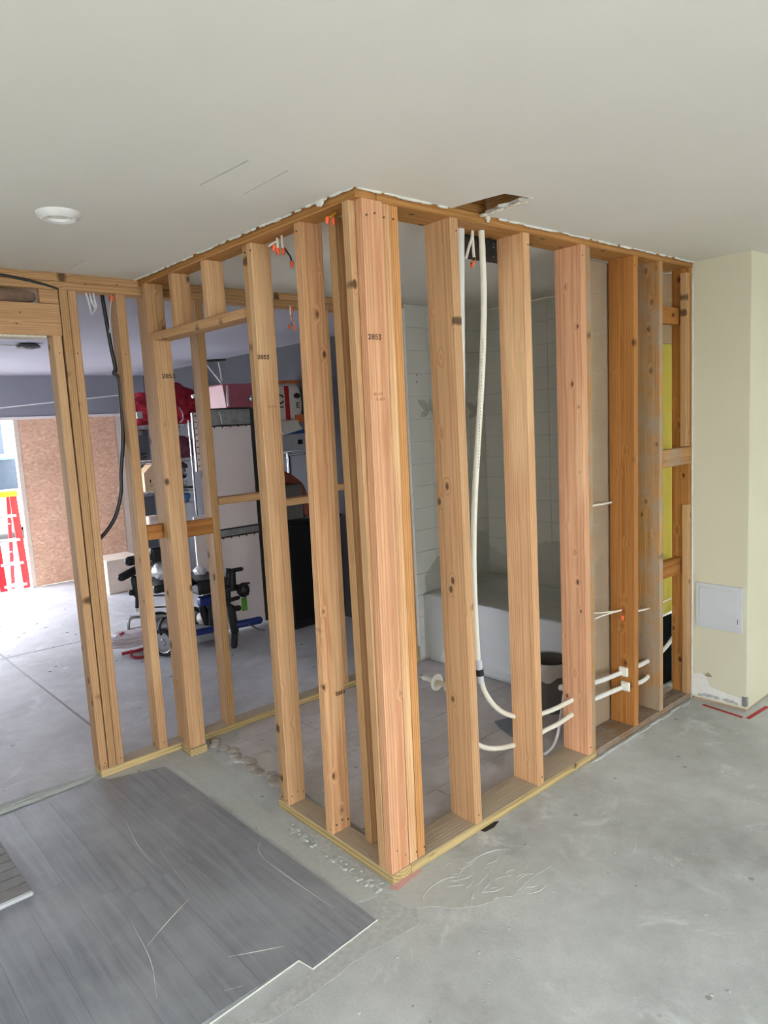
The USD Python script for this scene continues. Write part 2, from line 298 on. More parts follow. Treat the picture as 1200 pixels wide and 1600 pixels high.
# grey wood-look vinyl with dusty scuffs (grain runs along y)
mat('grey_vinyl', {'t': ('texture_coordinate', {}), 'gp': ('geometry', {}), 'm1': ('mapping', {'scale': (30, 1.6, 30)}), 'n1': ('noise_texture', {'scale': 1., 'detail': 6., 'roughness': .6, 'distortion': .8}),
     'n2': ('noise_texture', {'scale': 2.4, 'detail': 6., 'roughness': .6}), 'r1': ('rgb_ramp', {'ramp': [(.25, lin((114, 117, 123))), (.5, lin((132, 136, 143))), (.75, lin((150, 154, 161)))]}),
     'dm': ('map_range', {'from_min': .42, 'from_max': .72, 'to_min': 0., 'to_max': .7, 'clamp': True}), 'mx': ('mix', {'mix_type': 'mix', 'color2': lin((164, 168, 173))}),
     'm3': ('mapping', {'scale': (9, .7, 9), 'rotation': (0, 0, .5)}), 'n3': ('noise_texture', {'scale': 1., 'detail': 2., 'distortion': 2.5}), 'ab': ('math', {'math_type': 'subtract', 'value2': .5}), 'ab2': ('math', {'math_type': 'absolute'}), 'sr': ('map_range', {'from_min': .0, 'from_max': .006, 'to_min': .14, 'to_max': 0., 'clamp': True}),
     'mx2': ('mix', {'mix_type': 'mix', 'color2': lin((176, 178, 180))}), 'p': ('principled_bsdf', {'roughness': .36, 'specular_ior_level': .5}), 'b': ('bump', {'strength': .5, 'distance': .0006})},
    [('t.object', 'm1.vector'), ('m1.vector', 'n1.vector'), ('gp.position', 'n2.vector'), ('n1.fac', 'r1.fac'), ('n2.fac', 'dm.value'), ('dm.result', 'mx.fac'), ('r1.color', 'mx.color1'), ('gp.position', 'm3.vector'), ('m3.vector', 'n3.vector'),
     ('n3.fac', 'ab.value1'), ('ab.value', 'ab2.value1'), ('ab2.value', 'sr.value'), ('sr.result', 'mx2.fac'), ('mx.color', 'mx2.color1'), ('mx2.color', 'p.base_color'), ('n1.fac', 'b.height'), ('b.normal', 'p.normal')])
plain('grooved_board', (128, 126, 128), .6, var=.12, scale=18.)

# ------------------------------------------------------------------ room shell
LX0, LX1, LY0 = -3.5, 4.5, -4.5          # living room extent; wall C stands at y 1.65, the garage beyond
CY, GY, GX = 1.65, 6.9, 2.15
# floors
vin = Polygon([(-2.6, 1.64), (-.478, 1.64), (-.45, 1.60), (-.20, 1.52), (-.165, -.095), (-.448, -.112), (-.457, -.056), (-1.35, -.075), (-1.35, -1.2), (-2.6, -1.2)])
fl = struct('floor', bx(LX0, LX1, LY0, CY + .05, -.12, 0), 'slab_living')
fg = struct('floor', bx(LX0, LX1, CY + .05, GY + .05, -.12, -.004), 'slab_garage')
# ceiling with ripped edges along the stud frames, a saw-cut hatch and a hole
def ragged(a, b, n, amp, seed, off):
    r = np.random.default_rng(seed); t = np.linspace(0, 1, n); a, b = np.array(a, float), np.array(b, float); d = b - a; nn = np.array([-d[1], d[0]]) / np.linalg.norm(d)
    w = off + amp * (meshkit.fbm(np.stack([t * n * .55, t * 0, t * 0], 1), 3, seed) - .5) * 2; w[0] = w[-1] = off
    return [tuple(a + d * s + nn * q) for s, q in zip(t, w)]
edgeB = ragged((2.33, 0), (-.004, 0), 90, .010, 1, .010)
edgeA = ragged((0, 0), (-.05, CY), 60, .010, 2, .010)
edgeC = ragged((-.05, CY), (LX0, CY), 90, .008, 3, .008)
liv = Polygon([(LX0, LY0), (LX1, LY0), (LX1, -.3), (2.33, -.3)] + edgeB + edgeA[1:] + edgeC[1:]).buffer(0)
hole = Polygon([(.445, .05), (.452, -.05), (.470, -.15), (.485, -.222), (.545, -.232), (.622, -.240), (.606, -.19), (.615, -.14), (.60, -.10), (.625, -.06), (.62, -.02), (.66, .0), (.66, .05)])
slit = lambda a, b, w=.0022: __import__('shapely').geometry.LineString([a, b]).buffer(w, cap_style=2)
cuts = [slit((-.424, .236), (-.405, -.025), .0034), slit((-.267, .242), (-.266, -.02), .0022), slit((-.424, .24), (-.30, .243), .0014),
        slit((-.40, 1.54), (-.40, 1.36), .001), slit((-.40, 1.36), (-.10, 1.30), .0007)]
liv = liv.difference(hole)
for c in cuts: liv = liv.difference(c)
struct('ceiling', prism(liv, H, H + .013), 'drywall_ceiling')
bath = Polygon([(.095, .15), (2.5, .15), (2.5, 1.64), (.045, 1.64)]); struct('ceiling', prism(bath, H, H + .013), 'drywall_ceiling')
struct('ceiling', bx(LX0, LX1, CY + .10, GY, 2.405, 2.418), 'garage_drywall')
struct('trim', bx(LX0 - .1, LX1 + .1, LY0 - .1, GY + .2, 2.70, 2.78), 'subfloor')   # deck above the joists; added over all rooms to block sky light
# joists over the hole
jt = thing('ceiling_joist', 'rough wooden joist above the ripped hole in the ceiling', 'joist', (.5, -.2, 2.46))
# walls outside and behind
def wall_with(x0, x1, z0, z1, holes, thick, along, c):
    p = sbox(x0, z0, x1, z1)
    for h in holes: p = p.difference(sbox(*h))
    m = trimesh.creation.extrude_polygon(p, thick, engine='earcut')
    return place(m, (c, 0, 0), (0, 1, 0), (0, 0, 1)) if along == 'y' else place(m, (0, c, 0), (1, 0, 0), (0, 0, 1))
struct('wall_back', wall_with(LX0 - .1, LX1 + .1, -.12, 2.7, [(-1.9, .02, -.1, 2.08)], .12, 'x', LY0), 'drywall_wall')
struct('wall_right', wall_with(LY0, -.3, -.12, 2.7, [(-4.1, .6, -2.8, 2.1)], .12, 'y', LX1), 'drywall_wall')
struct('wall_left', wall_with(LY0 - .1, CY + .1, -.12, 2.7, [(-2.55, .65, -1.05, 2.05)], .12, 'y', LX0 - .12), 'drywall_wall')  # opening made for the added left light
struct('wall_garage_left', wall_with(CY + .1, GY + .1, -.12, 2.7, [(4.9, -.004, 6.75, 2.1)], .12, 'y', -1.72), 'garage_header_paint')  # unseen wall; its opening is added to brighten the strand board
pil = struct('wall_chase', bx(2.33, LX1 + .12, -.305, .0, .014, H + .02, .003), 'drywall_wall')
struct('wall_bath', bx(2.33, 2.52, .0, .06, .0, H), 'drywall_wall')
struct('wall_partition', bx(LX0, -1.45, CY, CY + .1, 0, H), 'drywall_wall')
struct('wall_garage_side', bx(GX, GX + .1, CY + .12, GY, -.05, 2.42), 'garage_wall_paint')
struct('wall_garage_header', bx(-1.72, GX + .1, GY, GY + .14, 1.945, 2.7), 'garage_header_paint')
struct('wall_garage_front', bx(1.84, GX + .1, GY, GY + .14, -.05, 1.945), 'garage_wall_paint')
struct('trim_header', bx(-1.6, 1.9, GY - .02, GY + .14, 1.915, 1.945), 'white_metal')
struct('trim_jamb', bx(1.735, 1.84, GY - .005, GY + .09, 0, 1.915), 'cardboard_pale')
struct('ground', bx(-40, 40, -40, 60, -.22, -.13), 'driveway')

# ------------------------------------------------------------------ lumber
nail_pts = {}
def lumber(par, name, mt, x, y, z, lean=(0, 0, 0, 0), label=None, seed=None, ch=.0022):
    """a board between x, y, z extents; lean = (dx, dy) at the bottom and (dx, dy) at the top. Local frame: x thin, y wide, z along the grain."""
    e = np.array([x[1] - x[0], y[1] - y[0], z[1] - z[0]]); c = np.array([sum(x), sum(y), sum(z)]) / 2; L = int(np.argmax(e)); o = [i for i in range(3) if i != L]
    t, w = (o if e[o[0]] <= e[o[1]] else o[::-1]); U = np.eye(3); p0 = c.copy(); p1 = c.copy(); p0[L] -= e[L] / 2; p1[L] += e[L] / 2
    p0[:2] += lean[:2]; p1[:2] += lean[2:]; d = p1 - p0; Ln = np.linalg.norm(d); d /= Ln
    tx = U[t] - d * d[t]; tx /= np.linalg.norm(tx); wy = np.cross(d, tx); r = random.Random(seed if seed is not None else sum(map(ord, name)) % 97 + int(1e4 * abs(c[0] + 2 * c[1] + 3 * c[2])))
    T, W = e[t] / 2, e[w] / 2; k = ch
    prof = [(-T + k, -W), (T - k, -W), (T, -W + k), (T, W - k), (T - k, W), (-T + k, W), (-T, W - k), (-T, -W + k)]
    m = trimesh.creation.extrude_polygon(Polygon(prof), Ln, engine='earcut')
    off = np.array([r.choice((-1, 1)) * r.uniform(.03, .075), r.uniform(-.03, .03), r.uniform(0, 40)])
    m.apply_translation(off); p = pth(name, par); g = usdkit.mesh(stage, p, m, M[mt]); tag(g.GetPrim(), label=label)
    o_ = p0 - off[0] * tx - off[1] * wy - off[2] * d - base_of(par)
    g.AddTransformOp().Set(Gf.Matrix4d(*[float(a) for row in ((*tx, 0), (*wy, 0), (*d, 0), (*o_, 1)) for a in row]))
    return p
def nails(par, pts, r=.0034, mt='nail_steel'):
    ms = []
    for (o, n) in pts:
        m = lathe([(0, .0014), (r * .8, .0012), (r, 0), (r, -.003), (0, -.003)], 8, o, n); ms.append(m)
    part('nail_head', ms, mt, par, kind='stuff')
ZS, T = 2.412, .038
# frame A (left, faces -x) ------------------------------------------------
fA = thing('stud_wall_frame', 'new fir stud wall frame with a doorway, left of the corner post', 'wall frame', (0, .8, 0))
lumber(fA, 'bottom_plate', 'treated_pine', (.0, .092), (.0, .765), (0, T), label='greenish treated bottom plate')
lumber(fA, 'top_plate', 'top_plate_wood', (-.0, .092), (-.0, 1.65), (ZS, ZS + .036), lean=(.0, 0, -.045, 0), label='old stained top plate')
lumber(fA, 'upper_top_plate', 'top_plate_wood', (.012, .092), (0.02, 1.65), (ZS + .037, ZS + .075), lean=(0, 0, -.045, 0))
lumber(fA, 'stud', 'pink_fir', (.002, .090), (.0, .037), (T, ZS), lean=(-.002, .004, .022, -.006), label='corner post face stud with black ink stamps', seed=5)
lumber(fA, 'stud', 'pale_pine', (.0, .090), (.040, .077), (T, ZS), lean=(.002, .004, 0, -.006), seed=6)
lumber(fA, 'stud', 'tan_pine', (.072, .160), (.205, .245), (T, ZS), seed=7)
lumber(fA, 'stud', 'fresh_fir', (.0, .096), (.343, .385), (T, ZS), lean=(0, .025, .006, -.024), label='pinkish stud between the corner post and the doorway', seed=8)
lumber(fA, 'stud', 'pale_pine', (.0, .090), (.668, .704), (T, ZS), lean=(0, .016, .004, -.008), label='king stud with round knots beside the doorway', seed=9)
lumber(fA, 'stud', 'tan_pine', (.008, .088), (.706, .742), (T, ZS), lean=(0, .016, 0, -.008), seed=10)
lumber(fA, 'stud', 'tan_pine', (-.04, .05), (1.572, 1.612), (T, ZS), lean=(-.008, 0, -.004, 0), seed=11, label='far jamb stud of the doorway')
lumber(fA, 'stud', 'pale_pine', (-.045, .045), (1.532, 1.570), (T, 2.135), lean=(-.004, .006, 0, 0), seed=12, label='trimmer stud under the doorway header')
lumber(fA, 'plate_block', 'treated_pine', (-.055, .04), (1.525, 1.62), (0, T))
lumber(fA, 'door_header', 'tan_pine', (-.0, .088), (.742, 1.572), (2.135, 2.174), lean=(.0, 0, -.04, 0), seed=13, label='flat header across the doorway')
lumber(fA, 'cripple_stud', 'pale_pine', (-.03, .058), (1.302, 1.340), (2.174, ZS), seed=14)
lumber(fA, 'cripple_stud', 'pale_pine', (-.02, .068), (1.002, 1.040), (2.174, ZS), seed=15)
nn = []
for y in (.36, .68, .725): nn += [((.0 - .0, y + .016, T + .02), (-1, 0, 0)), ((.0, y - .02, ZS - .03), (-1, 0, 0))]
for (yy, n) in ((.384, 3), (.69, 3)):
    nn += [((.02 + .03 * i, yy - .0405 + .016 if yy < .5 else .668 + .016, .075 + .01 * (i % 2)), (0, -1, 0)) for i in range(n)]
nn += [((.03, .004, .12), (0, -1, 0)), ((.07, .004, .085), (0, -1, 0)), ((.04, -.009, 2.36), (0, -1, 0)), ((.075, -.009, 2.37), (0, -1, 0))]
nails(fA, nn)
# frame B (right, faces -y) -----------------------------------------------
fB = thing('stud_wall_frame', 'two-by-six stud wall frame running right from the corner post to the white wall', 'wall frame', (1.15, .07, 0))
lumber(fB, 'bottom_plate', 'treated_pine', (.094, 1.335), (-.002, .142), (0, T), label='new treated bottom plate with a wavy grain edge', seed=20)
lumber(fB, 'bottom_plate', 'old_plate', (1.337, 2.33), (.004, .146), (0, T - .002), label='old dirty bottom plate under the aged studs', seed=21)
lumber(fB, 'top_plate', 'top_plate_wood', (.094, 2.33), (.0, .142), (ZS, ZS + .036), seed=22, label='old stained top plate')
lumber(fB, 'upper_top_plate', 'top_plate_wood', (.02, 2.33), (.016, .142), (ZS + .037, ZS + .075), seed=23)
lumber(fB, 'stud', 'fresh_fir', (.108, .147), (.006, .142), (T, ZS), lean=(-.014, 0, .010, 0), seed=24)
lumber(fB, 'stud', 'amber_fir', (.152, .190), (.009, .142), (T, ZS), lean=(-.014, 0, .006, 0), seed=25, label='wavy grained outer ply of the corner post')
lumber(fB, 'stud', 'pale_pine', (.452, .494), (.0, .136), (T, ZS), lean=(.002, 0, -.006, 0), seed=26, label='stud with a big dark knot, first right of the corner post')
lumber(fB, 'stud', 'fresh_fir', (.878, .920), (.0, .138), (T, ZS), lean=(-.004, 0, -.006, 0), seed=27, label='stud notched for the water tubes')
lumber(fB, 'stud', 'pink_fir', (1.272, 1.312), (.0, .138), (T, ZS), lean=(-.006, 0, .004, 0), seed=28, label='pink stud with drying cracks')
lumber(fB, 'stud', 'aged_dirty', (1.314, 1.352), (.004, .142), (T, ZS), lean=(-.010, 0, .006, 0), seed=29, label='old stud with drywall scraps on its edge')
lumber(fB, 'stud', 'aged_pine', (1.712, 1.752), (.0, .138), (T, ZS), lean=(-.014, 0, .014, 0), seed=30, label='orange aged stud carrying pipe plates')
lumber(fB, 'stud', 'aged_dirty', (1.966, 2.004), (.0, .138), (T, ZS), lean=(-.006, 0, .004, 0), seed=31, label='aged stud with a grey mouldy stain')
lumber(fB, 'stud', 'aged_pine', (2.303, 2.329), (.004, .104), (T, ZS), seed=32, label='dark aged stud at the wall end')
lumber(fB, 'stud', 'tan_pine', (2.264, 2.302), (.002, .036), (1.46, ZS - .03), seed=33, label='upper flat nailer against the white wall')
lumber(fB, 'stud', 'tan_pine', (2.280, 2.318), (.0, .034), (T, 1.135), lean=(.004, 0, 0, 0), seed=34, label='weathered lower flat nailer against the white wall')
lumber(fB, 'blocking', 'aged_dirty', (2.006, 2.318), (.0, .038), (1.362, 1.456), seed=35)
lumber(fB, 'blocking', 'aged_pine', (2.006, 2.296), (.05, .088), (2.118, 2.206), seed=36)
lumber(fB, 'blocking', 'aged_pine', (2.006, 2.296), (.05, .088), (.738, .832), seed=37)
nn = []
for x in (.127, .17, .475, .902, 1.292, 1.735): nn += [((x, -.001 if x > .3 else .004, .07), (0, -1, 0)), ((x, -.001 if x > .3 else .004, ZS - .045), (0, -1, 0))]
nails(fB, nn)
shiny = [((1.268, y, z), (-1, 0, 0)) for y, z in ((.035, .07), (.035, .12), (.09, .06), (.085, .11), (.1, .2))]
nails(fB, shiny, .004, 'chrome')
# frame C (garage partition, faces -y) -------------------------------------
fC = thing('stud_wall_frame', 'two-by-four stud partition between the room and the garage, with the wide opening on its left', 'wall frame', (.4, 1.7, 0))
lumber(fC, 'bottom_plate', 'treated_pine', (-.472, 1.73), (CY, CY + .09), (0, T), seed=40, label='treated bottom plate')
lumber(fC, 'top_plate', 'tan_pine', (-2.2, 1.73), (CY, CY + .09), (2.366, 2.404), seed=41)
lumber(fC, 'upper_top_plate', 'tan_pine', (-2.2, 1.73), (CY, CY + .09), (2.405, 2.443), seed=42)
lumber(fC, 'stud', 'pale_pine', (-.472, -.434), (CY, CY + .09), (T, 2.158), lean=(-.002, 0, 0, 0), seed=43, label='trimmer stud under the opening header')
lumber(fC, 'stud', 'tan_pine', (-.428, -.391), (CY, CY + .09), (T, 2.366), lean=(-.004, 0, .004, 0), seed=44)
lumber(fC, 'stud', 'pale_pine', (-.389, -.352), (CY - .001, CY + .09), (T, 2.366), lean=(-.004, 0, .004, 0), seed=45)
lumber(fC, 'stud', 'pale_pine', (-.168, -.122), (CY, CY + .09), (T, 2.366), lean=(0, 0, .006, 0), seed=46)
lumber(fC, 'stud', 'tan_pine', (-.022, .016), (CY - .001, CY + .09), (T, 2.366), seed=47)
lumber(fC, 'stud', 'tan_pine', (.248, .292), (CY, CY + .09), (T, 2.366), lean=(-.008, 0, .004, 0), seed=48)
lumber(fC, 'stud', 'tan_pine', (.645, .683), (CY, CY + .09), (T, 2.366), seed=49)
lumber(fC, 'stud', 'pale_pine', (1.052, 1.106), (CY, CY + .09), (T, 2.366), lean=(-.004, 0, .018, 0), seed=50)
lumber(fC, 'stud', 'pale_pine', (1.690, 1.728), (CY, CY + .09), (T, 2.366), seed=51)
lumber(fC, 'opening_header', 'pale_pine', (-2.2, -.430), (CY - .002, CY + .036), (2.158, 2.300), seed=52, label='wide header beam over the opening')
lumber(fC, 'opening_header', 'pale_pine', (-2.2, -.430), (CY + .052, CY + .09), (2.158, 2.300), seed=53)
lumber(fC, 'cripple_stud', 'pale_pine', (-.512, -.430), (CY, CY + .038), (2.302, 2.366), seed=54)
lumber(fC, 'blocking', 'aged_pine', (-.118, -.024), (CY, CY + .038), (1.148, 1.222), seed=55)
lumber(fC, 'blocking', 'aged_pine', (.018, .246), (CY, CY + .038), (1.132, 1.215), seed=56)
lumber(fC, 'blocking', 'pale_pine', (.294, .643), (CY, CY + .09), (1.280, 1.318), seed=57)
lumber(fC, 'blocking', 'pale_pine', (.685, 1.05), (CY, CY + .09), (1.222, 1.262), seed=58)
lumber(fC, 'blocking', 'pale_pine', (1.112, 1.688), (CY, CY + .09), (1.272, 1.311), seed=59)
part('drywall_strip', bx(-2.2, -.5, CY + .0, CY + .088, 2.147, 2.157), 'torn_paper', fC)
nails(fC, [((x, CY - .001, z), (0, -1, 0)) for x in (-.45, -.37, -.14) for z in (.07, 2.08)] + [((-.6, CY - .003, 2.255), (0, -1, 0)), ((-.62, CY - .003, 2.205), (0, -1, 0)), ((-.3, CY - .001, 2.40), (0, -1, 0)), ((-.15, CY - .001, 2.41), (0, -1, 0))])
_m = trimesh.creation.icosphere(5, 1.); _v = _m.vertices; _v = np.sign(_v) * np.abs(_v) ** .4; _d = meshkit.fbm(_v * np.array([9, 2, 2.5]), 4, 3) - .5
_m.vertices = _v * np.array([.69, .036, .032]) * (1 + np.array([0, .9, .12]) * _d[:, None]) + np.array([-1.205, CY + .052, 2.333])
single('insulation_batt', _m, 'insulation', 'brown fibrous insulation stuffed above the opening header', 'insulation', smooth=True)
# ink stamps on studs
def stamp(par, txt, o, X, Y, h, mt='ink', bold=True):
    part('ink_stamp', place(meshkit.text_mesh(txt, h, .0003, bold), o, X, Y), mt, par)
s_ = '/World/stud_wall_frame'
stamp(fA, '2853', at(575, 530, 'y', -.0045), (1, 0, 0), (0, 0, 1), .017)
stamp(fA, 'KD-HT', at(584, 618, 'y', -.0035), (1, 0, 0), (0, 0, 1), .009, 'ink_faint')
stamp(fA, 'S-DRY', at(588, 626, 'y', -.0035), (1, 0, 0), (0, 0, 1), .009, 'ink_faint')
for q, yy, txt in (((402, 561), .664, '2853'), ):
    stamp(fA, txt, at(*q, 'y', yy - .0015), (1, 0, 0), (0, 0, 1), .016)
    stamp(fA, 'KD-HT', at(419, 637, 'y', yy - .001), (1, 0, 0), (0, 0, 1), .008, 'ink_faint')
stamp(fA, '2853', at(524, 1088, 'y', .3505), (1, 0, 0), (0, 0, 1), .014)
stamp(fA, '2853', at(253, 591, 'y', 1.5305), (1, 0, 0), (0, 0, 1), .02)

# joist in the hole
lumber(jt, 'joist', 'aged_pine', (.40, .438), (-.9, .6), (2.456, 2.69), seed=61)
lumber(jt, 'joist', 'aged_dirty', (.672, .71), (-.9, .6), (2.456, 2.69), seed=62)
lumber(jt, 'rim_block', 'aged_pine', (.44, .67), (.02, .058), (2.49, 2.69), seed=63)
# torn drywall edges
def shreds(name, label, pts, mt='torn_paper'):
    t = thing(name, label, 'drywall scrap', tuple(np.mean([p[0] for p in pts], 0)))
    for (o, s, sd) in pts: part('shred', blob(o, s, .32, 3.2, sd, 3), mt, t, smooth=True)
shreds('torn_drywall', 'crumbled white drywall edge along the right side of the ceiling hole', [((.615 + .010 * math.sin(i * 2.1), -.23 + i * .026, 2.4415 - .003 * (i % 3)), (.011, .018, .006), i) for i in range(9)] + [((.655, .0, 2.436), (.016, .008, .010), 11), ((.645, -.010, 2.43), (.010, .007, .014), 12)], 'torn_paper')
r_ = np.random.default_rng(4); pts = []
for i in range(40):
    x = .03 + (2.3 - .03) * i / 39 + r_.uniform(-.02, .02)
    if .43 < x < .67: continue
    pts.append(((x, -.012, 2.4385 + r_.uniform(-.003, .001)), (r_.uniform(.02, .05), .006, r_.uniform(.003, .006)), int(r_.integers(99))))
shreds('torn_drywall', 'ragged white drywall edge above the right-hand stud frame', pts, 'joint_compound')
pts = []
for i in range(30):
    y = .02 + 1.6 * i / 29 + r_.uniform(-.015, .015); pts.append(((-.012 - .03 * y, y, 2.4385 + r_.uniform(-.003, .001)), (.006, r_.uniform(.018, .04), r_.uniform(.003, .006)), int(r_.integers(99))))
pts.append(((-.02, .16, 2.431), (.006, .02, .012), 5))
shreds('torn_drywall', 'ragged white drywall edge above the left-hand stud frame', pts, 'joint_compound')

# ------------------------------------------------------------------ vinyl floor
vf = thing('vinyl_flooring', 'dark grey wood-look vinyl planks left of the concrete floor', 'flooring', (-1.2, .6, 0))
x = -.167; i = 0; rv = random.Random(3)
while x > -2.6:
    x1 = x; x0 = x - .1425; y = 1.72; first = True
    while y > -1.9:
        L = rv.uniform(.5, 1.15) if first else 1.2; first = False
        g = sbox(x0 + .0003, y - L + .0003, x1 - .0003, y - .0003).intersection(vin)
        if g.area > 1e-4:
            for q in getattr(g, 'geoms', [g]):
                m = prism(q, .0005, .0045); c = m.bounds.mean(0); p = pth('plank', vf)
                mm = m.copy(); off = np.array([rv.uniform(0, 30), rv.uniform(0, 30), 0]); mm.apply_translation(-c + off)
                gm = usdkit.mesh(stage, p, mm, M['grey_vinyl']); gm.AddTranslateOp().Set(Gf.Vec3d(*map(float, c - off - base_of(vf))))
        y -= L
    x = x0
sc_ = [((230, 1478), (262, 1440), (296, 1404)), ((356, 1495), (400, 1487), (445, 1478)), ((407, 1314), (404, 1328), (412, 1342)), ((412, 1342), (450, 1370), (520, 1418)), ((350, 1548), (380, 1540)), ((195, 1280), (215, 1320), (240, 1350)), ((250, 1330), (300, 1395)), ((205, 1440), (235, 1500), (245, 1560))]
part('scuff_mark', [tube([at(*q, 'z', .0045) for q in w_], [.0004, .0012, .0004], 5, 4) for w_ in sc_], 'joint_compound', vf, kind='stuff')
gb = thing('grooved_board', 'loose grey grooved board with a pale rounded edge lying on the vinyl at left', 'board', (-1.3, 1.0, .005))
P0, P1 = np.array([-.985, .905]), np.array([-1.0, 1.40])
for i in range(7):
    y0 = .935 + i * .066; part('slat', bx(-1.75, -.987 - .002 * i, y0, y0 + .060, .006, .022, .002), 'grooved_board', gb)
part('edge_strip', bx(-1.75, -.985, .905, .934, .006, .021, .007), 'access_grey', gb, label='pale rounded edge')
part('backing', bx(-1.75, -.99, .91, 1.40, .0047, .012), 'grooved_board', gb)

# floor surface relief
def patch(pts, z=.0016, mt='thinset', n=4, name='thinset_smear'):
    pg = Polygon(pts).buffer(.0); ext = np.array(pg.exterior.segmentize(.02).coords)[:-1]; ns = meshkit.fbm(np.c_[ext * 22, np.zeros(len(ext))], 3, n) - .5
    c = ext.mean(0); d = ext - c; d /= np.linalg.norm(d, axis=1, keepdims=True) + 1e-9; ext = ext + d * ns[:, None] * .05
    g = Polygon(ext).buffer(0); g = max(getattr(g, 'geoms', [g]), key=lambda a: a.area); part(name, prism(g, .0002, z), mt, fl)
XY = lambda u, v: tuple(at(u, v, 'z', 0)[:2])
patch([XY(*q) for q in ((612, 1392), (690, 1340), (760, 1335), (860, 1350), (800, 1400), (720, 1420), (640, 1420))], .0012, 'thinset', 1)
patch([XY(*q) for q in ((270, 1195), (330, 1180), (440, 1290), (560, 1375), (590, 1400), (560, 1410), (450, 1330))], .0012, 'thinset', 2)
patch([XY(*q) for q in ((590, 1395), (640, 1400), (660, 1440), (560, 1500), (480, 1560), (420, 1598), (380, 1600), (480, 1520), (580, 1445))], .001, 'thinset_rough', 5)
patch([XY(*q) for q in ((450, 1275), (500, 1300), (600, 1380), (585, 1388), (520, 1345), (460, 1290))], .004, 'thinset_rough', 6)
ridge = []
rr = np.random.default_rng(8)
for i in range(26):
    u, v = rr.uniform(690, 830), rr.uniform(1345, 1415); a = at(u, v, 'z', .001); w = rr.uniform(.02, .09); ang = rr.uniform(-.4, .5)
    p = [a + np.array([w * t * math.cos(ang), w * t * math.sin(ang) + .012 * math.sin(t * 3 + i), 0]) for t in (0, .5, 1)]; ridge.append(tube(p, [.0012, .0026, .0008], 5, 4))
for c_, r0 in (((770, 1360), .16), ((700, 1395), .11)):
    a = at(*c_, 'z', .001); ridge.append(tube([a + np.array([r0 * math.cos(t), .6 * r0 * math.sin(t), 0]) for t in np.linspace(.4, 2.9, 8)], [.0008, .003, .002, .003, .001], 5, 5))
for i in range(60):
    u, v = rr.uniform(455, 600), 0; v = 1290 + (u - 455) * .70 + rr.uniform(-6, 12); a = at(u, v, 'z', .002); ridge.append(blob(a, (rr.uniform(.004, .016), rr.uniform(.004, .014), rr.uniform(.002, .006)), .3, 2, i, 1))
for i in range(70):
    u, v = rr.uniform(340, 1190), rr.uniform(1130, 1595)
    if u < 1000 - (v - 1100) * .9 and v < 1400: continue
    if u < 600 and v < 1520: continue
    a = at(u, v, 'z', .0005); s = rr.uniform(.0025, .007); ridge.append(blob(a, (s, s * rr.uniform(.6, 1.5), s * .4), .3, 2, i, 1))
part('mortar_crumbs', ridge, 'thinset', fl, kind='stuff', smooth=40)
part('chipped_hole', prism(Polygon([XY(*q) for q in ((748, 1297), (765, 1286), (780, 1283), (772, 1293), (758, 1300))]).buffer(0), .0002, .0012), 'dark_hole', fl)
part('vinyl_cut_edge', [tube([at(*q, 'z', .002) for q in s], .0022, 5, 3, False) for s in (((590, 1437), (489, 1514)), ((489, 1514), (467, 1501)), ((467, 1501), (328, 1600)))], 'joint_compound', fl, kind='stuff')
for a, b, mt in (((1098, 1101), (1160, 1121), 'chalk_red'), ((1168, 1123), (1199, 1104), 'chalk_red')):
    a, b = at(*a, 'z', 0), at(*b, 'z', 0); d = (b - a) / np.linalg.norm(b - a); n_ = np.array([-d[1], d[0], 0]) * .011
    part('red_line', prism(Polygon([tuple((q)[:2]) for q in (a - n_, b - n_, b + n_, a + n_)]), .0003, .0012), mt, fl)
a = at(618, 1385, 'z', 0); part('red_line', prism(Polygon([XY(*q) for q in ((606, 1388), (650, 1356), (660, 1360), (622, 1392))]), .0014, .0018), 'chalk_pink', fl)
th = single('threshold_strip', blob((-1.4, CY + .045, .004), (.93, .05, .02), .12, 9, 4, 5, flat=-.002), 'thinset', 'rough white mortar strip across the opening to the garage', 'threshold', smooth=True)
# strip of bed mortar and dusty ridge along old plate
part('mortar_ridge', [blob((1.34 + .11 * i, -.012 + .006 * math.sin(i * 3), .002), (.065, .010, .005), .4, 3, i, 2) for i in range(9)], 'thinset', fl, kind='stuff', smooth=True)

# garage floor joints and specks
def groove(a, b, w, name='control_joint'):
    a, b = at(*a, 'z', 0), at(*b, 'z', 0); d = (b - a) / np.linalg.norm(b - a); n_ = np.array([-d[1], d[0], 0]) * w
    part(name, prism(Polygon([tuple(q[:2]) for q in (a - n_, b - n_, b + n_, a + n_)]), -.0036, -.0024), 'bin_grey', fg)
groove((-30, 998), (150, 1139), .007); groove((-20, 1034), (128, 1001), .004)
part('floor_specks', [blob((rr.uniform(-.6, 1.6), rr.uniform(1.85, 5.5), -.003), (rr.uniform(.004, .018), rr.uniform(.003, .008), .0015), .3, 2, i, 1) for i in range(46)], 'mixed_clutter_a', fg, kind='stuff')

# ------------------------------------------------------------------ bathroom
bf = Polygon([(.30, 1.64), (.12, 1.40), (.10, .93), (.14, .76), (.135, .16), (1.79, .16), (1.79, 1.64)])
ft = struct('floor', prism(bf, .0003, .0035), 'grout')
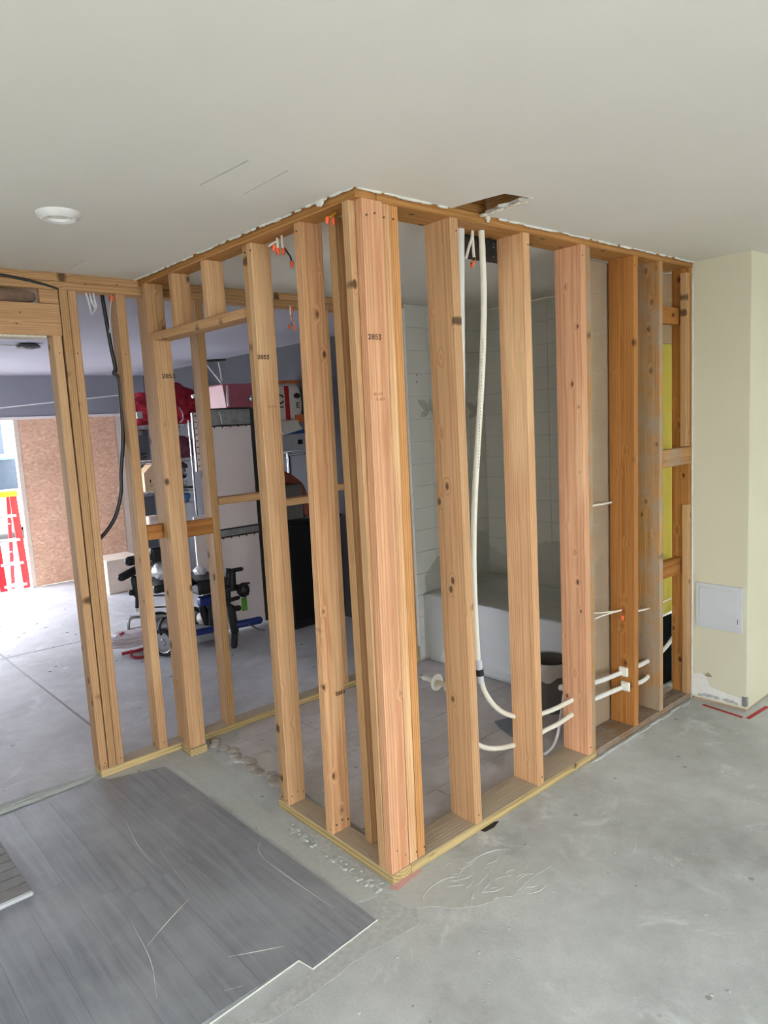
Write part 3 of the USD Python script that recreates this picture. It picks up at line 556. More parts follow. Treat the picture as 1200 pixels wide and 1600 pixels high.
# grey floor planks of tile, running along x
for j in range(8):
    y0 = .165 + j * .186; xo = -.35 + .31 * (j % 3)
    for i in range(4):
        g = sbox(xo + i * .93 + .002, y0 + .002, xo + (i + 1) * .93 - .002, y0 + .184).intersection(bf.buffer(-.004))
        for q in getattr(g, 'geoms', [g]):
            if not q.is_empty and q.area > .002: part('tile', prism(q, .0036, .0075 + .0006 * ((i + j) % 3)), 'bath_tile', ft)
part('broken_edge', [blob((.115 + .02 * math.sin(i * 1.7), .80 + .02 * math.sin(i) + i * .052, .004), (.03, .035, .010), .4, 3, i, 2) for i in range(16)], 'mortar_bed', ft, kind='stuff', smooth=True)
part('mortar_lump', [blob((.60 + .02 * i, .86 - .012 * i + .01 * math.sin(i), .008), (.016, .010, .006), .4, 3, i, 2) for i in range(10)], 'mortar_bed', ft, kind='stuff', smooth=True)
# tiled walls of the tub alcove
wt = struct('wall_alcove_end', bx(1.735, 2.53, CY - .002, CY + .012, 0, H), 'grout')
k = 0
for j in range(16):
    z0 = .02 + j * .1515
    for i in range(4):
        x0 = 1.738 + i * .2; x1 = min(x0 + .198, 2.505)
        part('tile', bx(x0, x1, CY - .010, CY - .002, z0, min(z0 + .1497, H - .002), .0012), 'tile_white', wt)
part('edge_trim', bx(1.722, 1.737, CY - .014, CY + .012, .12, H - .03, .003), 'white_plastic', wt)
wl = struct('wall_alcove_long', bx(2.508, 2.53, .16, CY, 0, H), 'grout')
for j in range(16):
    z0 = .02 + j * .1515
    for i in range(8):
        y1 = CY - .012 - i * .19; y0 = max(y1 - .188, .165)
        part('tile', bx(2.5, 2.508, y0, y1, z0, min(z0 + .1497, H - .002), .0012), 'tile_white', wl)
def leaf(o, X, Y, s, rots):
    ms = []
    for rot, l in rots:
        t = np.linspace(0, 1, 9); w = .22 * np.sin(PI * t) ** .8; up = np.c_[t, w]; dn = np.c_[t[::-1], -w[::-1]]
        m = trimesh.creation.extrude_polygon(Polygon(np.vstack([up, dn[1:-1]]) * l * s), .0006, engine='earcut')
        m.apply_transform(trimesh.transformations.rotation_matrix(rot, (0, 0, 1))); ms.append(m)
    return place(tri(ms), o, X, Y)
for k_, q in enumerate(((672, 640), (745, 643))):
    o = at(*q, 'y', CY - .0105); part('leaf_print', leaf(o, (1, 0, 0), (0, 0, 1), .13, ((2.6, 1), (-2.7, .8), (.5, .9), (-.4, .7), (1.5, .6))), 'leaf_print', wt)
part('drill_hole', [lathe([(0, .001), (.004, .001), (.004, -.002), (0, -.002)], 8, at(*q, 'y', CY - .0105), (0, -1, 0)) for q in ((651, 586), (651, 597))], 'dark_hole', wt)
# bathtub
import manifold3d as mf
def rbox(x0, x1, y0, y1, z0, z1, r, n=16):
    s = mf.Manifold.sphere(r, n); return mf.Manifold.batch_hull([s.translate((x, y, z)) for x in (x0 + r, x1 - r) for y in (y0 + r, y1 - r) for z in (z0 + r, z1 - r)])
tb = thing('bathtub', 'white enamel alcove bathtub partly under clear plastic sheeting', 'bathtub', (2.15, .9, 0))
body = mf.Manifold.batch_hull([rbox(1.80, 2.495, .22, 1.63, .44, .478, .012), rbox(1.815, 2.495, .22, 1.63, .0, .1, .01)]) + rbox(1.80, 2.495, .17, .4, .448, .478, .012)
basin = mf.Manifold.batch_hull([rbox(1.875, 2.44, .27, 1.53, .40, .60, .05), rbox(1.93, 2.39, .40, 1.42, .10, .3, .05)])
part('basin', body - basin, 'tub_enamel', tb, smooth=35)
part('end_coating', bx(1.83, 2.49, .20, .215, .012, .435, .004), 'void_shade_black', tb, label='black sheet standing in for the shade under the tub rim')  # thin black sheet put in to darken the void under the rim
part('apron_ridge', bx(1.806, 1.818, .2, 1.6, .02, .07, .004), 'tub_enamel', tb)
# plastic sheet draped over tub
cs_left = [(1.778, .02), (1.785, .25), (1.788, .44), (1.80, .486), (1.95, .492), (2.3, .50), (2.44, .60), (2.478, .72)]
cs_right = [(1.80, .482), (1.82, .483), (1.86, .484), (1.88, .486), (1.95, .49), (2.3, .50), (2.44, .62), (2.484, .75)]
NY, NX = 60, 56; V = []
for i in range(NY):
    t = i / (NY - 1); y = 1.635 - t * 1.40; w = min(1, max(0, (t - .10) / .14))
    a = np.array(smooth_path(np.c_[np.array(cs_left), np.zeros(8)], 8)); b = np.array(smooth_path(np.c_[np.array(cs_right), np.zeros(8)], 8)); c = a * (1 - w) + b * w
    idx = np.linspace(0, len(c) - 1, NX); c = np.c_[np.interp(idx, np.arange(len(c)), c[:, 0]), np.interp(idx, np.arange(len(c)), c[:, 1])]
    for j in range(NX):
        p = np.array([c[j, 0], y, c[j, 1]]); n3 = meshkit.fbm(np.array([[p[0] * 5, y * 9, p[2] * 4]]), 3, 2)[0] - .5
        p[0] -= abs(n3) * .035 * (c[j, 0] > 1.77); p[2] += abs(n3) * .03
        if c[j, 1] > .55: p[2] += .06 * math.sin(y * 7 + 1) + .05 * n3
        p[0] = min(p[0], 2.494); V.append(p)
F = [(i * NX + j, i * NX + j + 1, (i + 1) * NX + j + 1, (i + 1) * NX + j) for i in range(NY - 1) for j in range(NX - 1)]
V = np.array(V); F = np.array(F); Fq = np.vstack([F[:, :3], F[:, [0, 2, 3]]])
sheet = trimesh.Trimesh(V, Fq, process=False)
s1 = single('plastic_sheet', sheet, 'poly_film', 'clear crumpled plastic sheet draped over the bathtub', 'plastic sheet', smooth=True)
# sheet corner taped up on the tile at the left end
NXX, NZ = 24, 20; V = []
for i in range(NXX):
    for j in range(NZ):
        s, t = i / (NXX - 1), j / (NZ - 1); x = 1.80 + s * .66; top = .60 + .22 * min(1, s * 2.2) + .02 * math.sin(9 * s); z = .49 + t * (top - .49)
        n3 = meshkit.fbm(np.array([[x * 8, z * 8, 3.]]), 3, 5)[0]; V.append((x, CY - .018 - .035 * n3 * (1 - t) - .004, z))
F = np.array([(i * NZ + j, (i + 1) * NZ + j, (i + 1) * NZ + j + 1, i * NZ + j + 1) for i in range(NXX - 1) for j in range(NZ - 1)])
single('plastic_sheet', trimesh.Trimesh(np.array(V), np.vstack([F[:, :3], F[:, [0, 2, 3]]]), process=False), 'poly_film', 'upper flap of clear plastic stuck to the tiles at the tub end', 'plastic sheet', smooth=True)
# boards on the wet wall
wb = thing('backer_board', 'tan board with mortar lines behind the old studs', 'board', (1.6, .15, 0))
part('panel', bx(1.40, 1.80, .150, .162, .006, H - .035), 'tan_board', wb)
for j in range(11):
    z = .35 + j * .19; part('mortar_line', tube([(1.42 + .03 * i, .1495, z + .006 * math.sin(i * 1.3 + j)) for i in range(10)], .0016, 5, 3), 'mortar', wb)
part('panel', bx(1.80, 2.50, .150, .162, 2.03, H - .035), 'tan_board', wb)
single('yellow_board', bx(1.805, 2.50, .150, .160, .482, 2.028), 'yellow_board', 'yellow wall board seen between the aged studs at right', 'board')
# bucket with liner
bk = thing('waste_bucket', 'dark grey bucket with a white plastic liner beside the bathtub', 'bucket', (1.658, .50, .008))
bo = (1.658, .50, .009)
part('bucket', lathe([(0, 0), (.085, 0), (.118, .285), (.122, .285), (.122, .295), (.112, .295), (.08, .008), (0, .008)], 32, bo), 'bin_grey', bk, smooth=40)
m = lathe([(.124, .300), (.130, .27), (.134, .215), (.131, .213), (.126, .27), (.116, .302), (.10, .16), (.097, .16)], 40, bo); v = m.vertices
ang = np.arctan2(v[:, 1] - bo[1], v[:, 0] - bo[0]); low = (v[:, 2] < bo[2] + .22) & (v[:, 2] > bo[2] + .2); v[low, 2] += .012 * np.sin(ang[low] * 3 + .5) + .010 * np.sin(ang[low] * 8); m.vertices = v
part('liner', m, 'clear_bag', bk, smooth=True, label='white plastic liner folded over the rim')
single('flooring_scrap', prism(Polygon([XY(*q) for q in ((773, 1131), (800, 1124), (812, 1140), (806, 1160), (788, 1146), (780, 1140))]), .010, .016), 'slate_scrap', 'torn blue grey flooring scrap behind the notched stud', 'scrap')
# stub pipe
st = thing('stub_pipe', 'short stub pipe with white round escutcheon and chrome cap beside the knotty stud', 'pipe', (.62, .2, .2))
a0 = at(683, 1066, 'x', .53); d0 = np.array([0, 1., 0])
part('pipe', tube([(.497, a0[1] - .085, a0[2]), (.518, a0[1] - .083, a0[2]), (.528, a0[1] - .07, a0[2]), a0 - d0 * .04, a0], .012, 12, 4), 'clear_plastic' if 0 else 'pex_white', st, smooth=40)
part('pipe', tube([a0, a0 + d0 * .085], .011, 12, 1, False), 'white_plastic', st, smooth=40)
part('escutcheon', lathe([(0, .012), (.02, .011), (.033, .006), (.037, 0), (0, -.002)], 28, a0, d0), 'white_plastic', st, smooth=40)
part('cap', ball(a0 + d0 * .095, .014), 'chrome', st, smooth=True)

# ------------------------------------------------------------------ tubes and cables
def plane_pts(qs, y): return [at(u, v, 'y', y) for u, v in qs]
w1 = thing('water_tube', 'white water tube hanging from the top plate and curving into the notched stud', 'tube', (.6, .07, 0))
p = plane_pts([(752, 359), (754, 400), (756, 470), (754, 560), (750, 640), (745, 720), (741, 800), (740, 870), (742, 950), (747, 1035)], .072)
part('tube', tube(p, .0125, 12), 'pex_white', w1, smooth=40)
part('printed_line', [bx(q[0] - .0135, q[0] - .0128, q[1] - .0022, q[1] + .0022, q[2] - .02, q[2] + .02) for q in p[3:7]] if 0 else [ball(at(755 - 8 * t, 530 + 200 * t, 'y', .0593), .0014, (1, .25, 2.6), 1) for t in np.linspace(0, 1, 40)], 'drawer_grey', w1, kind='stuff')
c0, c1 = at(747, 1030, 'y', .072), at(751, 1066, 'y', .072)
part('coupling', tube([c0, c1], [.0155, .017, .015], 14, 4, False), 'clear_bag', w1, smooth=40)
cm = c0 * .45 + c1 * .55; dd = (c1 - c0) / np.linalg.norm(c1 - c0); part('clamp', tube([cm - dd * .014, cm + dd * .014], .0178, 14, 1, False), 'black_plastic', w1, smooth=40, label='black clamp')
p = [at(752, 1064, 'y', .072), at(757, 1080, 'y', .085), at(770, 1100, 'y', .10), at(786, 1113, 'y', .117), at(808, 1121, 'y', .132)]; part('tube', tube(p, .0115, 12), 'pex_white', w1, smooth=40)
p = [at(808, 1121, 'y', .132), at(830, 1120, 'y', .125), at(850, 1114, 'y', .115), at(872, 1105, 'y', .105), at(896, 1092, 'y', .085), at(910, 1081, 'y', .095)]
w1b = part('tube', tube(p, .0115, 12), 'pex_white', w1, smooth=40)
w2 = thing('water_tube', 'lower white water tube curving from behind the knotty stud into the notched stud', 'tube', (.7, .07, .2))
p = plane_pts([(727, 640), (728, 900), (735, 1110), (742, 1155), (758, 1168), (780, 1169), (806, 1163)], .105)
pp = [at(808, 1163, 'y', .134), at(830, 1155, 'y', .125), at(850, 1142, 'y', .115), at(872, 1131, 'y', .105), at(897, 1114, 'y', .085), at(910, 1104, 'y', .095)]
part('tube', tube([at(734, 1130, 'y', .10), at(742, 1158, 'y', .108), at(758, 1168, 'y', .116), at(780, 1169, 'y', .126), at(808, 1163, 'y', .134)], .0115, 12), 'pex_white', w2, smooth=40)
part('tube', tube(pp, .0115, 12), 'pex_white', w2, smooth=40)
vp = thing('vent_pipe', 'white plastic pipe standing behind the knotty stud', 'pipe', (.53, .1, .03))
part('pipe', tube([at(718, 372, 'y', .105) + (0, 0, .06), at(719, 660, 'y', .105), at(723, 900, 'y', .105), at(735, 1240, 'y', .105) ], .021, 16, 6), 'pvc_white', vp, smooth=40)
for nm, q1, q2, q3 in (('upper', [(922, 1069), (948, 1060), (978, 1048)], [(992, 1042), (1002, 1038), (1015, 1031)], (975, 1049)), ('lower', [(922, 1095), (948, 1084), (979, 1071)], [(995, 1068), (1004, 1064), (1012, 1057), (1015, 1049)], (978, 1072))):
    w = thing('water_pipe', f'{nm} white water pipe passing through the old studs at right', 'pipe', tuple(at(*q1[1], 'y', .07)))
    part('pipe', tube(plane_pts(q1, .07), .0125, 12, 6), 'pvc_white', w, smooth=40)
    part('pipe', tube(plane_pts(q2, .07), .0125, 12, 6), 'pvc_white', w, smooth=40)
    o = at(*q3, 'x', 1.695); part('pipe_plate', bx(o[0] - .012, o[0] + .004, o[1] - .026, o[1] + .026, o[2] - .026, o[2] + .026, .006), 'pex_white', w)
part('pipe', tube(plane_pts([(1012, 1030), (1013, 1050)], .09), .010, 12, 4), 'pvc_white', '/World/water_pipe', smooth=40)
hs = thing('drain_hose', 'thin translucent hose hanging from a white valve beside the notched studs', 'hose', (1.25, .2, .05))
part('hose', tube([at(882, 1082, 'y', .18), at(879, 1100, 'y', .18), at(875, 1130, 'y', .18), at(870, 1152, 'y', .18), at(862, 1168, 'y', .17), at(851, 1178, 'y', .15)], .0075, 10), 'clear_bag', hs, smooth=40)
part('valve', [ball(at(876, 1074, 'y', .2), .016, (1, .6, 1)), tube([at(876, 1074, 'y', .2), at(884, 1080, 'y', .18)], .011, 10, 1, False)], 'white_plastic', hs, smooth=40)
w = thing('water_pipe', 'white tube bending up behind the weathered nailer at the wall end', 'pipe', (2.25, .1, .5))
part('pipe', tube([at(1030, 1022, 'y', .12), at(1045, 1005, 'y', .12), at(1057, 985, 'y', .11), at(1063, 960, 'y', .10), at(1064, 930, 'y', .10)], .0125, 12), 'pvc_white', w, smooth=40)

def nut(o, d, s=1.): return lathe([(0, 0), (.0062 * s, 0), (.0075 * s, .006 * s), (.005 * s, .02 * s), (0, .022 * s)], 12, o, d)
def bundle(label, cables, nuts, strips=(), y=None, ax='y'):
    c = at(*nuts[0][:2], ax, y); t = thing('cable_bundle', label, 'cable', tuple(c))
    for q, mt, r in cables: part('cable', tube([at(u, v, ax, y) for u, v in q], r, 8, 6), mt, t, smooth=40)
    for u, v, dx, dz in nuts: part('wire_nut', nut(at(u, v, ax, y), (dx, .1, dz), 1.15), 'wire_nut_orange', t, smooth=40)
    for q in strips: part('bare_wire', tube([at(u, v, ax, y) for u, v in q], .0018, 6, 5), 'copper', t, smooth=40)
bundle('white cables with orange wire nuts and a black lead hanging above the doorway side', [([(433, 372), (434, 384), (433, 392)], 'cable_white', .0045), ([(440, 368), (441, 380), (443, 388)], 'cable_white', .0045), ([(443, 385), (449, 394), (454, 402), (456, 410)], 'cable_black', .0032), ([(420, 385), (427, 380), (434, 376)], 'cable_white', .003)],
       [(429, 383, -.2, -1), (433, 388, .3, -1), (442, 388, .1, -1), (456, 408, .1, -1)], [[(428, 384), (422, 388)], [(434, 390), (431, 397)]], .5)
bundle('copper leads with red wire nuts hanging from the partition top plate', [([(453, 478), (454, 492)], 'cable_white', .004)], [(456, 480, .3, -1), (453, 508, -.6, -1), (460, 510, .3, -1)], [[(453, 480), (454, 495), (459, 505), (461, 512)], [(455, 482), (457, 498), (455, 508)]], CY - .02)
bundle('orange wire nuts hanging beside the corner post', [([(524, 333), (517, 338), (512, 340)], 'yellow_plastic', .003)], [(512, 339, -.1, -1), (521, 340, .1, -1)], [[(528, 330), (522, 335), (521, 342)]], .16)
bundle('paired white cables with a red tipped wire hanging from the right-hand top plate', [([(738, 360), (737, 372), (733, 385), (728, 404)], 'cable_white', .0058), ([(738, 360), (739, 380), (740, 396), (741, 402)], 'cable_white', .0058), ([(741, 402), (739, 408), (736, 412)], 'cable_black', .0028)], [(739, 409, -.4, -1)], [[(741, 400), (743, 405), (740, 411)]], .09)
bundle('white cables with orange wire nuts tucked beside the orange aged stud', [([(929, 958), (945, 957), (962, 955), (971, 953)], 'cable_white', .0035), ([(929, 967), (942, 962), (955, 958), (970, 954)], 'cable_white', .0035)], [(973, 962, 0, -1), (983, 960, .8, -.5)], [[(970, 953), (972, 962)], [(971, 953), (984, 962)]], .05)
bundle('white cable crossing between the aged studs near the yellow board', [([(994, 955), (1005, 953), (1014, 951)], 'cable_white', .0045)], [(1014, 951, .3, -1)], [], .07) if 0 else None
w = thing('white_cable', 'short white cable entering a drilled hole in the stained aged stud', 'cable', tuple(at(1005, 953, 'y', .06))); part('cable', tube(plane_pts([(994, 955), (1005, 953), (1015, 950)], .06), .005, 8, 4), 'cable_white', w, smooth=40)
w = thing('white_cable', 'white cable crossing the tan board between the old studs', 'cable', tuple(at(938, 789, 'y', .1))); part('cable', tube(plane_pts([(922, 791), (938, 788), (955, 785)], .11), .0055, 8, 4), 'cable_white', w, smooth=40)
w = thing('white_cable', 'thin white cable crossing the yellow board', 'cable', tuple(at(1045, 940, 'y', .13))); part('cable', tube(plane_pts([(1030, 944), (1042, 938), (1052, 935), (1060, 938), (1066, 938)], .135), .0045, 8, 4), 'cable_white', w, smooth=40)
w = thing('power_cord', 'thick black cord hanging from the partition top plate', 'cord', (-.25, CY + .03, 1.2))
part('cord', tube(plane_pts([(159, 459), (166, 500), (174, 545), (180, 575), (178, 584), (185, 594), (190, 640), (192, 690), (189, 740), (189, 770), (181, 805), (168, 828), (150, 848)], CY + .06), .0092, 10), 'cable_black', w, smooth=40)
w = thing('black_wire', 'thin black strip standing in for the dark seam along the top plate over the opening', 'wire', tuple(at(40, 436, 'y', CY))); part('wire', tube(plane_pts([(-60, 420), (0, 429), (40, 437), (75, 446), (92, 452)], CY - .004), [.005, .006, .007, .005, .003], 8, 6), 'cable_black', w, smooth=40)  # black tube drawn for the shaded seam in the plate, no real wire
w = thing('plastic_strip', 'shredded clear plastic strips hanging from the partition top plate', 'plastic strip', tuple(at(143, 470, 'y', CY + .02)))
for q in ([(134, 458), (138, 470), (143, 492)], [(140, 458), (143, 470), (149, 481)], [(146, 458), (148, 470), (150, 480), (145, 490)]):
    part('strip', tube(plane_pts(q, CY + .02), [.004, .006, .003], 6, 4), 'clear_bag', w, smooth=40)
w = thing('pull_string', 'thin white string hanging beside the black cord', 'string', tuple(at(172, 490, 'y', CY + .02))); part('string', tube(plane_pts([(174, 460), (172, 490), (171, 520)], CY + .02), .0016, 6, 4), 'cable_white', w); part('clip', nut(at(174, 462, 'y', CY + .02), (0, 0, -1), 1.2), 'wire_nut_orange', w)
w = thing('steel_plate', 'dark steel strap plate with nail holes behind the hanging cables', 'plate', tuple(at(752, 390, 'y', .17)))
a, b, c, d = at(722, 362, 'y', .17), at(778, 372, 'y', .17), at(778, 412, 'y', .17), at(722, 402, 'y', .17)
part('plate', bx(a[0] - .06, b[0] + .06, .168, .173, c[2], H - .003, .001), 'dark_steel', w)
part('nail_head', [ball(at(u, v, 'y', .1672), .0035, (1, .4, 1), 1) for u, v in ((731, 372), (731, 378), (771, 381), (771, 386), (771, 401))], 'chrome', w, kind='stuff')

# ------------------------------------------------------------------ ceiling lamp, access panel, white wall details
dl = thing('ceiling_light', 'round white recessed ceiling light, switched off', 'ceiling light', (-.693, .727, H))
part('trim_ring', lathe([(.036, -.004), (.04, -.018), (.052, -.022), (.068, -.012), (.072, 0), (.036, 0)], 44, (-.693, .727, H)), 'white_plastic', dl, smooth=50)
part('lens', lathe([(0, -.009), (.037, -.009), (.037, -.002), (0, -.002)], 32, (-.693, .727, H)), 'lamp_lens', dl, smooth=40)
ap = thing('access_panel', 'light grey access panel set in the white wall', 'access panel', (2.33, -.15, .44))
part('frame', [bx(2.318, 2.33, -.282, -.028, .441, .694, .002)], 'access_grey', ap)
part('door', bx(2.3135, 2.318, -.258, -.05, .465, .670, .0015), 'access_grey', ap); part('latch', bx(2.3125, 2.3135, -.262, -.2585, .49, .52), 'bin_grey', ap)
part('corner_bead', bx(2.322, 2.345, -.309, -.283, .032, .085, .001), 'galvanised', pil)
part('compound_patch', prism(Polygon([(0, 0), (.0, .1)] + [(0.1, .1), (.14, .07), (.2, .055), (.3, .05), (.3, 0)]), 0, .0016), 'joint_compound', pil) if 0 else None
m = trimesh.creation.extrude_polygon(Polygon([(0, .03), (0, .15), (.05, .165), (.085, .15), (.1, .10), (.18, .085), (.28, .075), (.28, .03)]), .0018, engine='earcut'); part('compound_patch', place(m, (2.3285, -.004, 0), (0, -1, 0), (0, 0, 1)), 'joint_compound', pil)
m = trimesh.creation.extrude_polygon(Polygon([(0, 0), (.02, .022), (.035, .014), (.045, 0), (.02, -.004)]), .0022, engine='earcut'); part('chip', place(m, (2.3280, -.075, .155), (0, -1, 0), (0, 0, 1)), 'tan_board', pil)
part('chip', [blob((2.328, -.03 - .26 * rr.random(), .034 + .01 * rr.random()), (.006, rr.uniform(.008, .02), rr.uniform(.004, .01)), .35, 3, i, 2) for i in range(16)], 'thinset_rough', pil, kind='stuff')
part('torn_edge', [blob((2.329, -.002, .1 + .092 * i + rr.uniform(-.03, .03)), (.003, .004, rr.uniform(.05, .09)), .5, 5, i, 3) for i in range(25)], 'joint_compound', pil, kind='stuff')
part('floor_gap', bx(2.334, LX1, -.30, -.01, .0, .014), 'tan_board', pil)

# ------------------------------------------------------------------ garage contents
single('strand_board', bx(.655, 1.735, GY - .01, GY + .002, .0, 1.915), 'strand_board', 'sheet of oriented strand board closing part of the garage doorway', 'board')
single('door_stop', bx(.605, .655, GY - .012, GY + .09, .0, 1.915, .002), 'cardboard_pale', 'pale wooden post at the left edge of the strand board', 'post')
single('floor_batten', bx(1.50, 1.84, GY - .09, GY - .02, 0, .035, .002), 'cardboard_pale', 'pale batten lying at the foot of the strand board', 'batten')
# shelf unit
def wire_shelf(label, x0, x1, y0, y1, zs, top):
    t = thing('wire_shelf', label, 'shelf', ((x0 + x1) / 2, (y0 + y1) / 2, 0))
    for x in (x0, x1):
        for y in (y0, y1): part('post', tube([(x, y, 0), (x, y, top)], .0125, 12, 1, False), 'chrome', t, smooth=40)
    for z in zs:
        ms = []
        for dz in (0, -.032):
            ms += [tube([(x0, y, z + dz), (x1, y, z + dz)], .0035, 6, 1, False) for y in (y0, y1)] + [tube([(x, y0, z + dz), (x, y1, z + dz)], .0035, 6, 1, False) for x in (x0, x1)]
        for y in (y0, y1):
            n = int((x1 - x0) / .03); zz = [(x0 + (x1 - x0) * i / n, y, z - .032 * (i % 2)) for i in range(n + 1)]; ms.append(tube(zz, .0028, 5, 1, False))
        n = int((x1 - x0) / .03); ms += [tube([(x0 + (x1 - x0) * i / n, y0, z), (x0 + (x1 - x0) * i / n, y1, z)], .002, 5, 1, False) for i in range(1, n)]
        part('shelf_grid', ms, 'chrome', t, smooth=60)
    return t
wire_shelf('chrome wire shelf behind the studs, holding a red bag', 1.30, 1.885, 5.2, 5.46, (1.765, 1.405, 1.085, .735), 1.80)
rb = thing('red_bag', 'red cloth bag with a silver buckle lying on the wire shelf', 'bag', (1.7, 5.4, 1.77))
part('cloth', [blob((1.46, 5.42, 1.93), (.19, .2, .17), .22, 2.5, 1, 4, flat=1.768), blob((1.86, 5.42, 1.98), (.25, .2, .22), .25, 2.2, 2, 4, flat=1.768), blob((1.68, 5.42, 1.9), (.2, .18, .15), .2, 2.2, 3, 4, flat=1.768)], 'red_cloth', rb, smooth=True)
o = at(217, 648, 'y', 5.2); part('buckle', bx(o[0] - .03, o[0] + .03, 5.17, 5.2, o[2] - .04, o[2] + .03, .004), 'chrome', rb)
part('strap', tube([at(280, 636, 'y', 5.2), at(285, 645, 'y', 5.2), at(286, 655, 'y', 5.2), at(281, 660, 'y', 5.2)], .006, 6), 'bag_pale', rb, smooth=True)
hb = thing('cardboard_box', 'peaked tan cardboard carrier box on the wire shelf', 'box', (1.53, 5.33, 1.087))
x0, x1, z0 = 1.365, 1.575, 1.092; pf = trimesh.creation.extrude_polygon(Polygon([(0, 0), (.21, 0), (.21, .19), (.105, .285), (0, .19)]), .16, engine='earcut')
part('box', place(pf, (x0, 5.40, z0), (1, 0, 0), (0, 0, 1)), 'cardboard', hb); part('printed_mark', [bx(x0 + .055, x0 + .068, 5.2385, 5.2398, z0 + .09, z0 + .12), bx(x0 + .045, x0 + .09, 5.2385, 5.2398, z0 + .065, z0 + .069), bx(x0 + .05, x0 + .085, 5.2385, 5.2398, z0 + .052, z0 + .056)], 'ink', hb)
single('small_box', bx(1.37, 1.50, 5.25, 5.38, .74, .83, .012), 'cardboard_pale', 'small pale rounded box on the lowest wire shelf', 'box')
single('cable_coil', [tube([(1.39 + .05 * math.cos(t) + .02, 5.35 + .05 * math.sin(t), 1.415 + .006 * t) for t in np.linspace(0, 12, 40)], .007, 6, 2)], 'black_plastic', 'black coiled cable on the middle wire shelf', 'cable', smooth=40)
single('tool_tray', blob((1.41, 5.35, 1.70), (.06, .06, .03), .2, 2, 5, 3), 'drawer_grey', 'dark grey tool hanging under the top wire shelf', 'tool', smooth=True)
mb = single('maroon_bundle', [blob((1.86, 5.4, 1.51), (.17, .16, .13), .2, 2.5, 8, 4, flat=1.409)], 'maroon_cloth', 'bundle of maroon cloth on the wire shelf beside its right post', 'cloth bundle', smooth=True)
cl_ = thing('clutter_pile', 'heap of mixed black, white and red odds and ends on the wire shelf', 'clutter', (1.75, 5.4, 1.09))
rc = np.random.default_rng(12)
for i in range(40):
    o = (rc.uniform(1.70, 1.88), rc.uniform(5.22, 5.5), 1.11 + rc.uniform(0, .24)); s = rc.uniform(.012, .035, 3)
    part('item', blob(o, s, .25, 2, i, 2), ('mixed_clutter_a', 'mixed_clutter_a', 'mixed_clutter_b', 'mixed_clutter_c')[i % 4], cl_, smooth=True)
part('tray', bx(1.69, 1.885, 5.21, 5.6, 1.089, 1.10), 'black_plastic', cl_)
tb2 = thing('storage_bin', 'clear storage bin with blue contents on the lowest wire shelf', 'bin', (1.8, 5.4, .737))
part('bin', bx(1.72, 1.9, 5.23, 5.6, .74, .93, .01), 'clear_bag', tb2); part('contents', blob((1.81, 5.41, .98), (.085, .17, .07), .3, 3, 4, 3, flat=.935), 'blue_bin', tb2, smooth=True); part('lid', bx(1.71, 1.905, 5.22, 5.61, 1.04, 1.052, .004), 'white_plastic', tb2)
# tall panels
tp = thing('metal_panel', 'tall white metal panel with galvanised bands standing in the garage', 'panel', (1.4, 3.45, 0))
X0, X1 = 1.175, 1.565
part('skin', bx(X0, X1, 3.40, 3.44, .02, .80, .002), 'white_metal', tp); part('skin', bx(X0, X1, 3.40, 3.44, .87, 1.715, .002), 'white_metal', tp)
part('band', bx(X0, X1, 3.396, 3.444, .80, .87, .002), 'galvanised', tp); part('band', bx(X0, X1, 3.396, 3.444, 1.715, 1.855, .002), 'galvanised', tp)
for z in (1.71, 1.845, .798, .862): part('rail', bx(X0, X1, 3.392, 3.40, z, z + .012), 'dark_steel', tp)
part('edge_channel', bx(X1, X1 + .03, 3.39, 3.45, .02, 1.855, .003), 'dark_steel', tp)
part('bolt', [ball((x, 3.391, z), .006, (1, .6, 1), 1) for x in np.linspace(X0 + .05, X1 - .05, 5) for z in (1.705, .793)], 'dark_steel', tp, kind='stuff')
part('handle', tube([(X0 + .10, 3.39, 1.83), (X0 + .105, 3.385, 1.80), (X0 + .112, 3.385, 1.76), (X0 + .118, 3.39, 1.735)], .006, 8), 'white_plastic', tp, smooth=40)
ps = thing('perforated_rail', 'white perforated steel upright beside the tall metal panel', 'upright', (1.09, 3.46, 0))
part('upright', [bx(1.068, 1.112, 3.44, 3.446, 1.36, 1.832), bx(1.068, 1.074, 3.44, 3.475, 1.36, 1.832)], 'white_metal', ps)
part('slot', [bx(1.083, 1.097, 3.4385, 3.44, z, z + .01) for z in np.arange(1.40, 1.82, .05)], 'drawer_grey', ps, kind='stuff')
part('lower_skin', bx(1.03, 1.155, 3.46, 3.49, .02, 1.0, .002), 'white_metal', ps); part('lower_edge', bx(1.115, 1.15, 3.446, 3.458, .62, 1.36), 'dark_steel', ps)
part('post', bx(1.0, 1.02, 3.44, 3.46, .5, 1.0), 'white_metal', ps)
pb = thing('pink_tub', 'pink plastic tub standing on top of the tall metal panel', 'tub', (1.45, 3.55, 1.857))
part('tub', [mf.Manifold.batch_hull([rbox(1.335, 1.74, 3.40, 3.72, 2.03, 2.055, .01), rbox(1.365, 1.72, 3.42, 3.70, 1.858, 1.88, .01)])], 'pink_plastic', pb, smooth=30)
part('knob', ball((1.585, 3.39, 1.93), .028, (1, .7, 1.2)), 'chrome', pb, smooth=True)
part('highlight_rib', bx(1.362, 1.38, 3.392, 3.41, 1.87, 2.04, .003), 'bag_pale', pb)  # pale strip painted as a highlight on the tub's left edge
tr = thing('garage_door_track', 'pale garage door track and bracket on the side wall', 'track', (1.9, 4.6, 2.1))
part('track', tube([at(300, 620, 'y', 4.4), at(326, 609, 'y', 4.4), at(348, 604, 'y', 4.4)], .018, 8, 4), 'white_plastic', tr, smooth=30)
